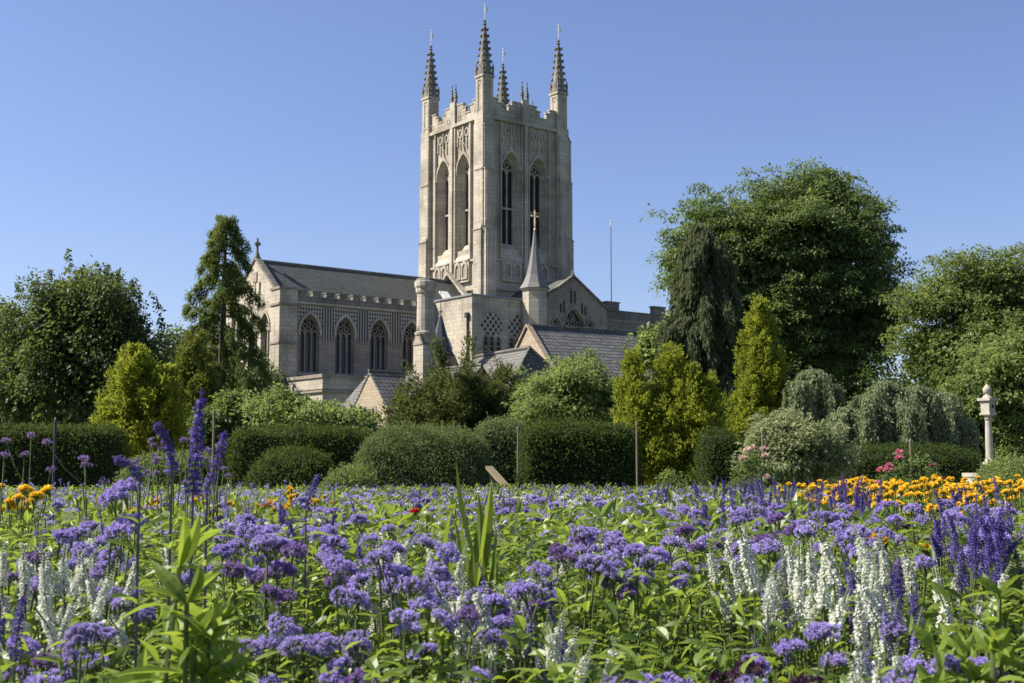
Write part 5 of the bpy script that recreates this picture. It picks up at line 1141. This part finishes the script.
def rosebush(px, Y, top, hw, nfl, mat, label, seed):
    r = np.random.default_rng(seed); x, y = px_loc(px, Y); root = empty('rose_bush', (x, y, 0), 0, label, 'rose bush'); s = Y / FPX; H = zof(top, Y); w = hw * s; mb = MB()
    P, O = lobe_points(r, [((0, 0, H * .5), (w, w * .8, H * .5))], 120, .5); clumps_to_leaves(mb, r, P, O, 26, .12, .06, .036); mb.build('foliage', L_MID, root); tb = MB()
    for i in range(9): limb(tb, (r.normal() * .05, r.normal() * .05, 0), P[i * 7], .012, .005, r)
    tb.build('stem', BARK, root)
    P, O = lobe_points(r, [((0, 0, H * .55), (w, w * .8, H * .5))], nfl, .95); P[:, 1] = -np.abs(P[:, 1])
    for p in P: o = marigold_head(r, .075).build('rose_flower', [mat, F_STEM], root); o.location = tuple(p)
rosebush(908, 21, 456, 32, 16, F_PINK, 'rose bush with loose pink blooms behind the orange marigolds', 91)
rosebush(755, 22, 452, 22, 9, F_BLUSH, 'rose bush with a few blush blooms below the pale shrub', 92)
rosebush(672, 21, 472, 14, 0, F_BLUSH, 'small leafy bush at the foot of the golden yews', 93)

# ------------------------------------------------------------------ uncountable: leaf cover and far bedding
def stuff(o): o['kind'] = 'stuff'; return o
gr = np.random.default_rng(9)
def bed_points(n, Y0, Y1, k=.47): Y = np.sqrt(gr.uniform(Y0 ** 2, Y1 ** 2, n)); X = gr.uniform(-1, 1, n) * (k * Y + .1); return X, Y
mb = MB(); n = 19000; X, Y = bed_points(n, 1.75, 5.5); hgt = .60 + .17 * np.clip((Y - 1.75) / 2.5, 0, 1)
patch = np.sin(X * 5.1 + 2 * np.sin(Y * 3)) * .5 + np.sin(Y * 6.3 + X * 2) * .5
Z = gr.uniform(.05, 1, n) ** .6 * hgt * (1 + .07 * patch); o = sph(gr, n); o[:, 2] = gr.uniform(-.1, .8, n)
add_blades(mb, gr, np.stack([X, Y, Z], 1), o, np.array([0, 0, 1.0]) + gr.normal(size=(n, 3)) * .4, gr.uniform(.035, .075, n), gr.uniform(.014, .026, n), np.clip(.45 + patch * .25 + gr.normal(size=n) * .25, 0, 1), curl=gr.uniform(.1, .7, n))
stuff(mb.build('bedding_foliage', F_LEAF))
mb = MB(); n = 60000; X, Y = bed_points(n, 5.5, 21); patch = np.sin(X * 2.1 + 2 * np.sin(Y * 1.3)) * .5 + np.sin(Y * 2.3 + X) * .5
Z = gr.uniform(.15, 1, n) ** .6 * (.735 - .11 * np.clip((Y - 6) / 6, 0, 1) + .06 * patch); D = sph(gr, n); D[:, 2] = np.abs(D[:, 2])
mb.quads(leafquads(np.stack([X, Y, Z], 1), D, np.array([0, 0, 1.0]) + gr.normal(size=(n, 3)) * .5, gr.uniform(.06, .12, n), gr.uniform(.03, .06, n)), np.clip(.45 + patch * .3 + gr.normal(size=n) * .25, 0, 1)); stuff(mb.build('bedding_foliage', F_LEAF))
def far_spikes(name, mat, n, px0, px1, Y0, Y1, h0, h1, k=16):
    Y = np.sqrt(gr.uniform(Y0 ** 2, Y1 ** 2, n)); X = (gr.uniform(px0, px1, n) - 512) / FPX * Y; H = gr.uniform(h0, h1, n); mb = MB()
    P = np.repeat(np.stack([X, Y, H], 1), k, 0); P[:, 2] -= gr.random(n * k) * .16; P[:, :2] += gr.normal(size=(n * k, 2)) * .007; D = sph(gr, n * k); mb.quads(leafquads(P, D, sph(gr, n * k), .026, .018), gr.random(n * k)); return stuff(mb.build(name, mat))
far_spikes('salvia_drift', F_BLUE, 420, 330, 830, 11, 20, .62, .74); far_spikes('lavender_drift', F_LAV, 480, 300, 830, 9, 20, .62, .73); far_spikes('lavender_drift', F_LAV, 160, -10, 330, 8, 16, .70, .84)
def far_heads(name, mat, n, px0, px1, Y0, Y1, h0, h1, k=26):
    Y = np.sqrt(gr.uniform(Y0 ** 2, Y1 ** 2, n)); X = (gr.uniform(px0, px1, n) - 512) / FPX * Y; H = gr.uniform(h0, h1, n); mb = MB(); D = sph(gr, n * k); D[:, 2] = np.abs(D[:, 2])
    P = np.repeat(np.stack([X, Y, H], 1), k, 0) + D * np.array([.026, .026, .014]) * np.repeat(gr.uniform(.6, 1.2, n), k)[:, None]; mb.quads(leafquads(P, unit(D + gr.normal(size=D.shape) * .5), sph(gr, n * k), .015, .010), gr.random(n * k)); return stuff(mb.build(name, mat))
far_heads('ageratum_drift', F_AGE, 260, 0, 800, 5, 12, .66, .77); far_heads('ageratum_drift', F_AGE3, 120, 300, 1024, 4.5, 10, .68, .78); far_heads('pale_drift', F_WHITE, 70, 450, 900, 8, 13, .66, .76)
far_spikes('white_drift', F_WHITE, 40, 350, 780, 9, 14, .64, .74)
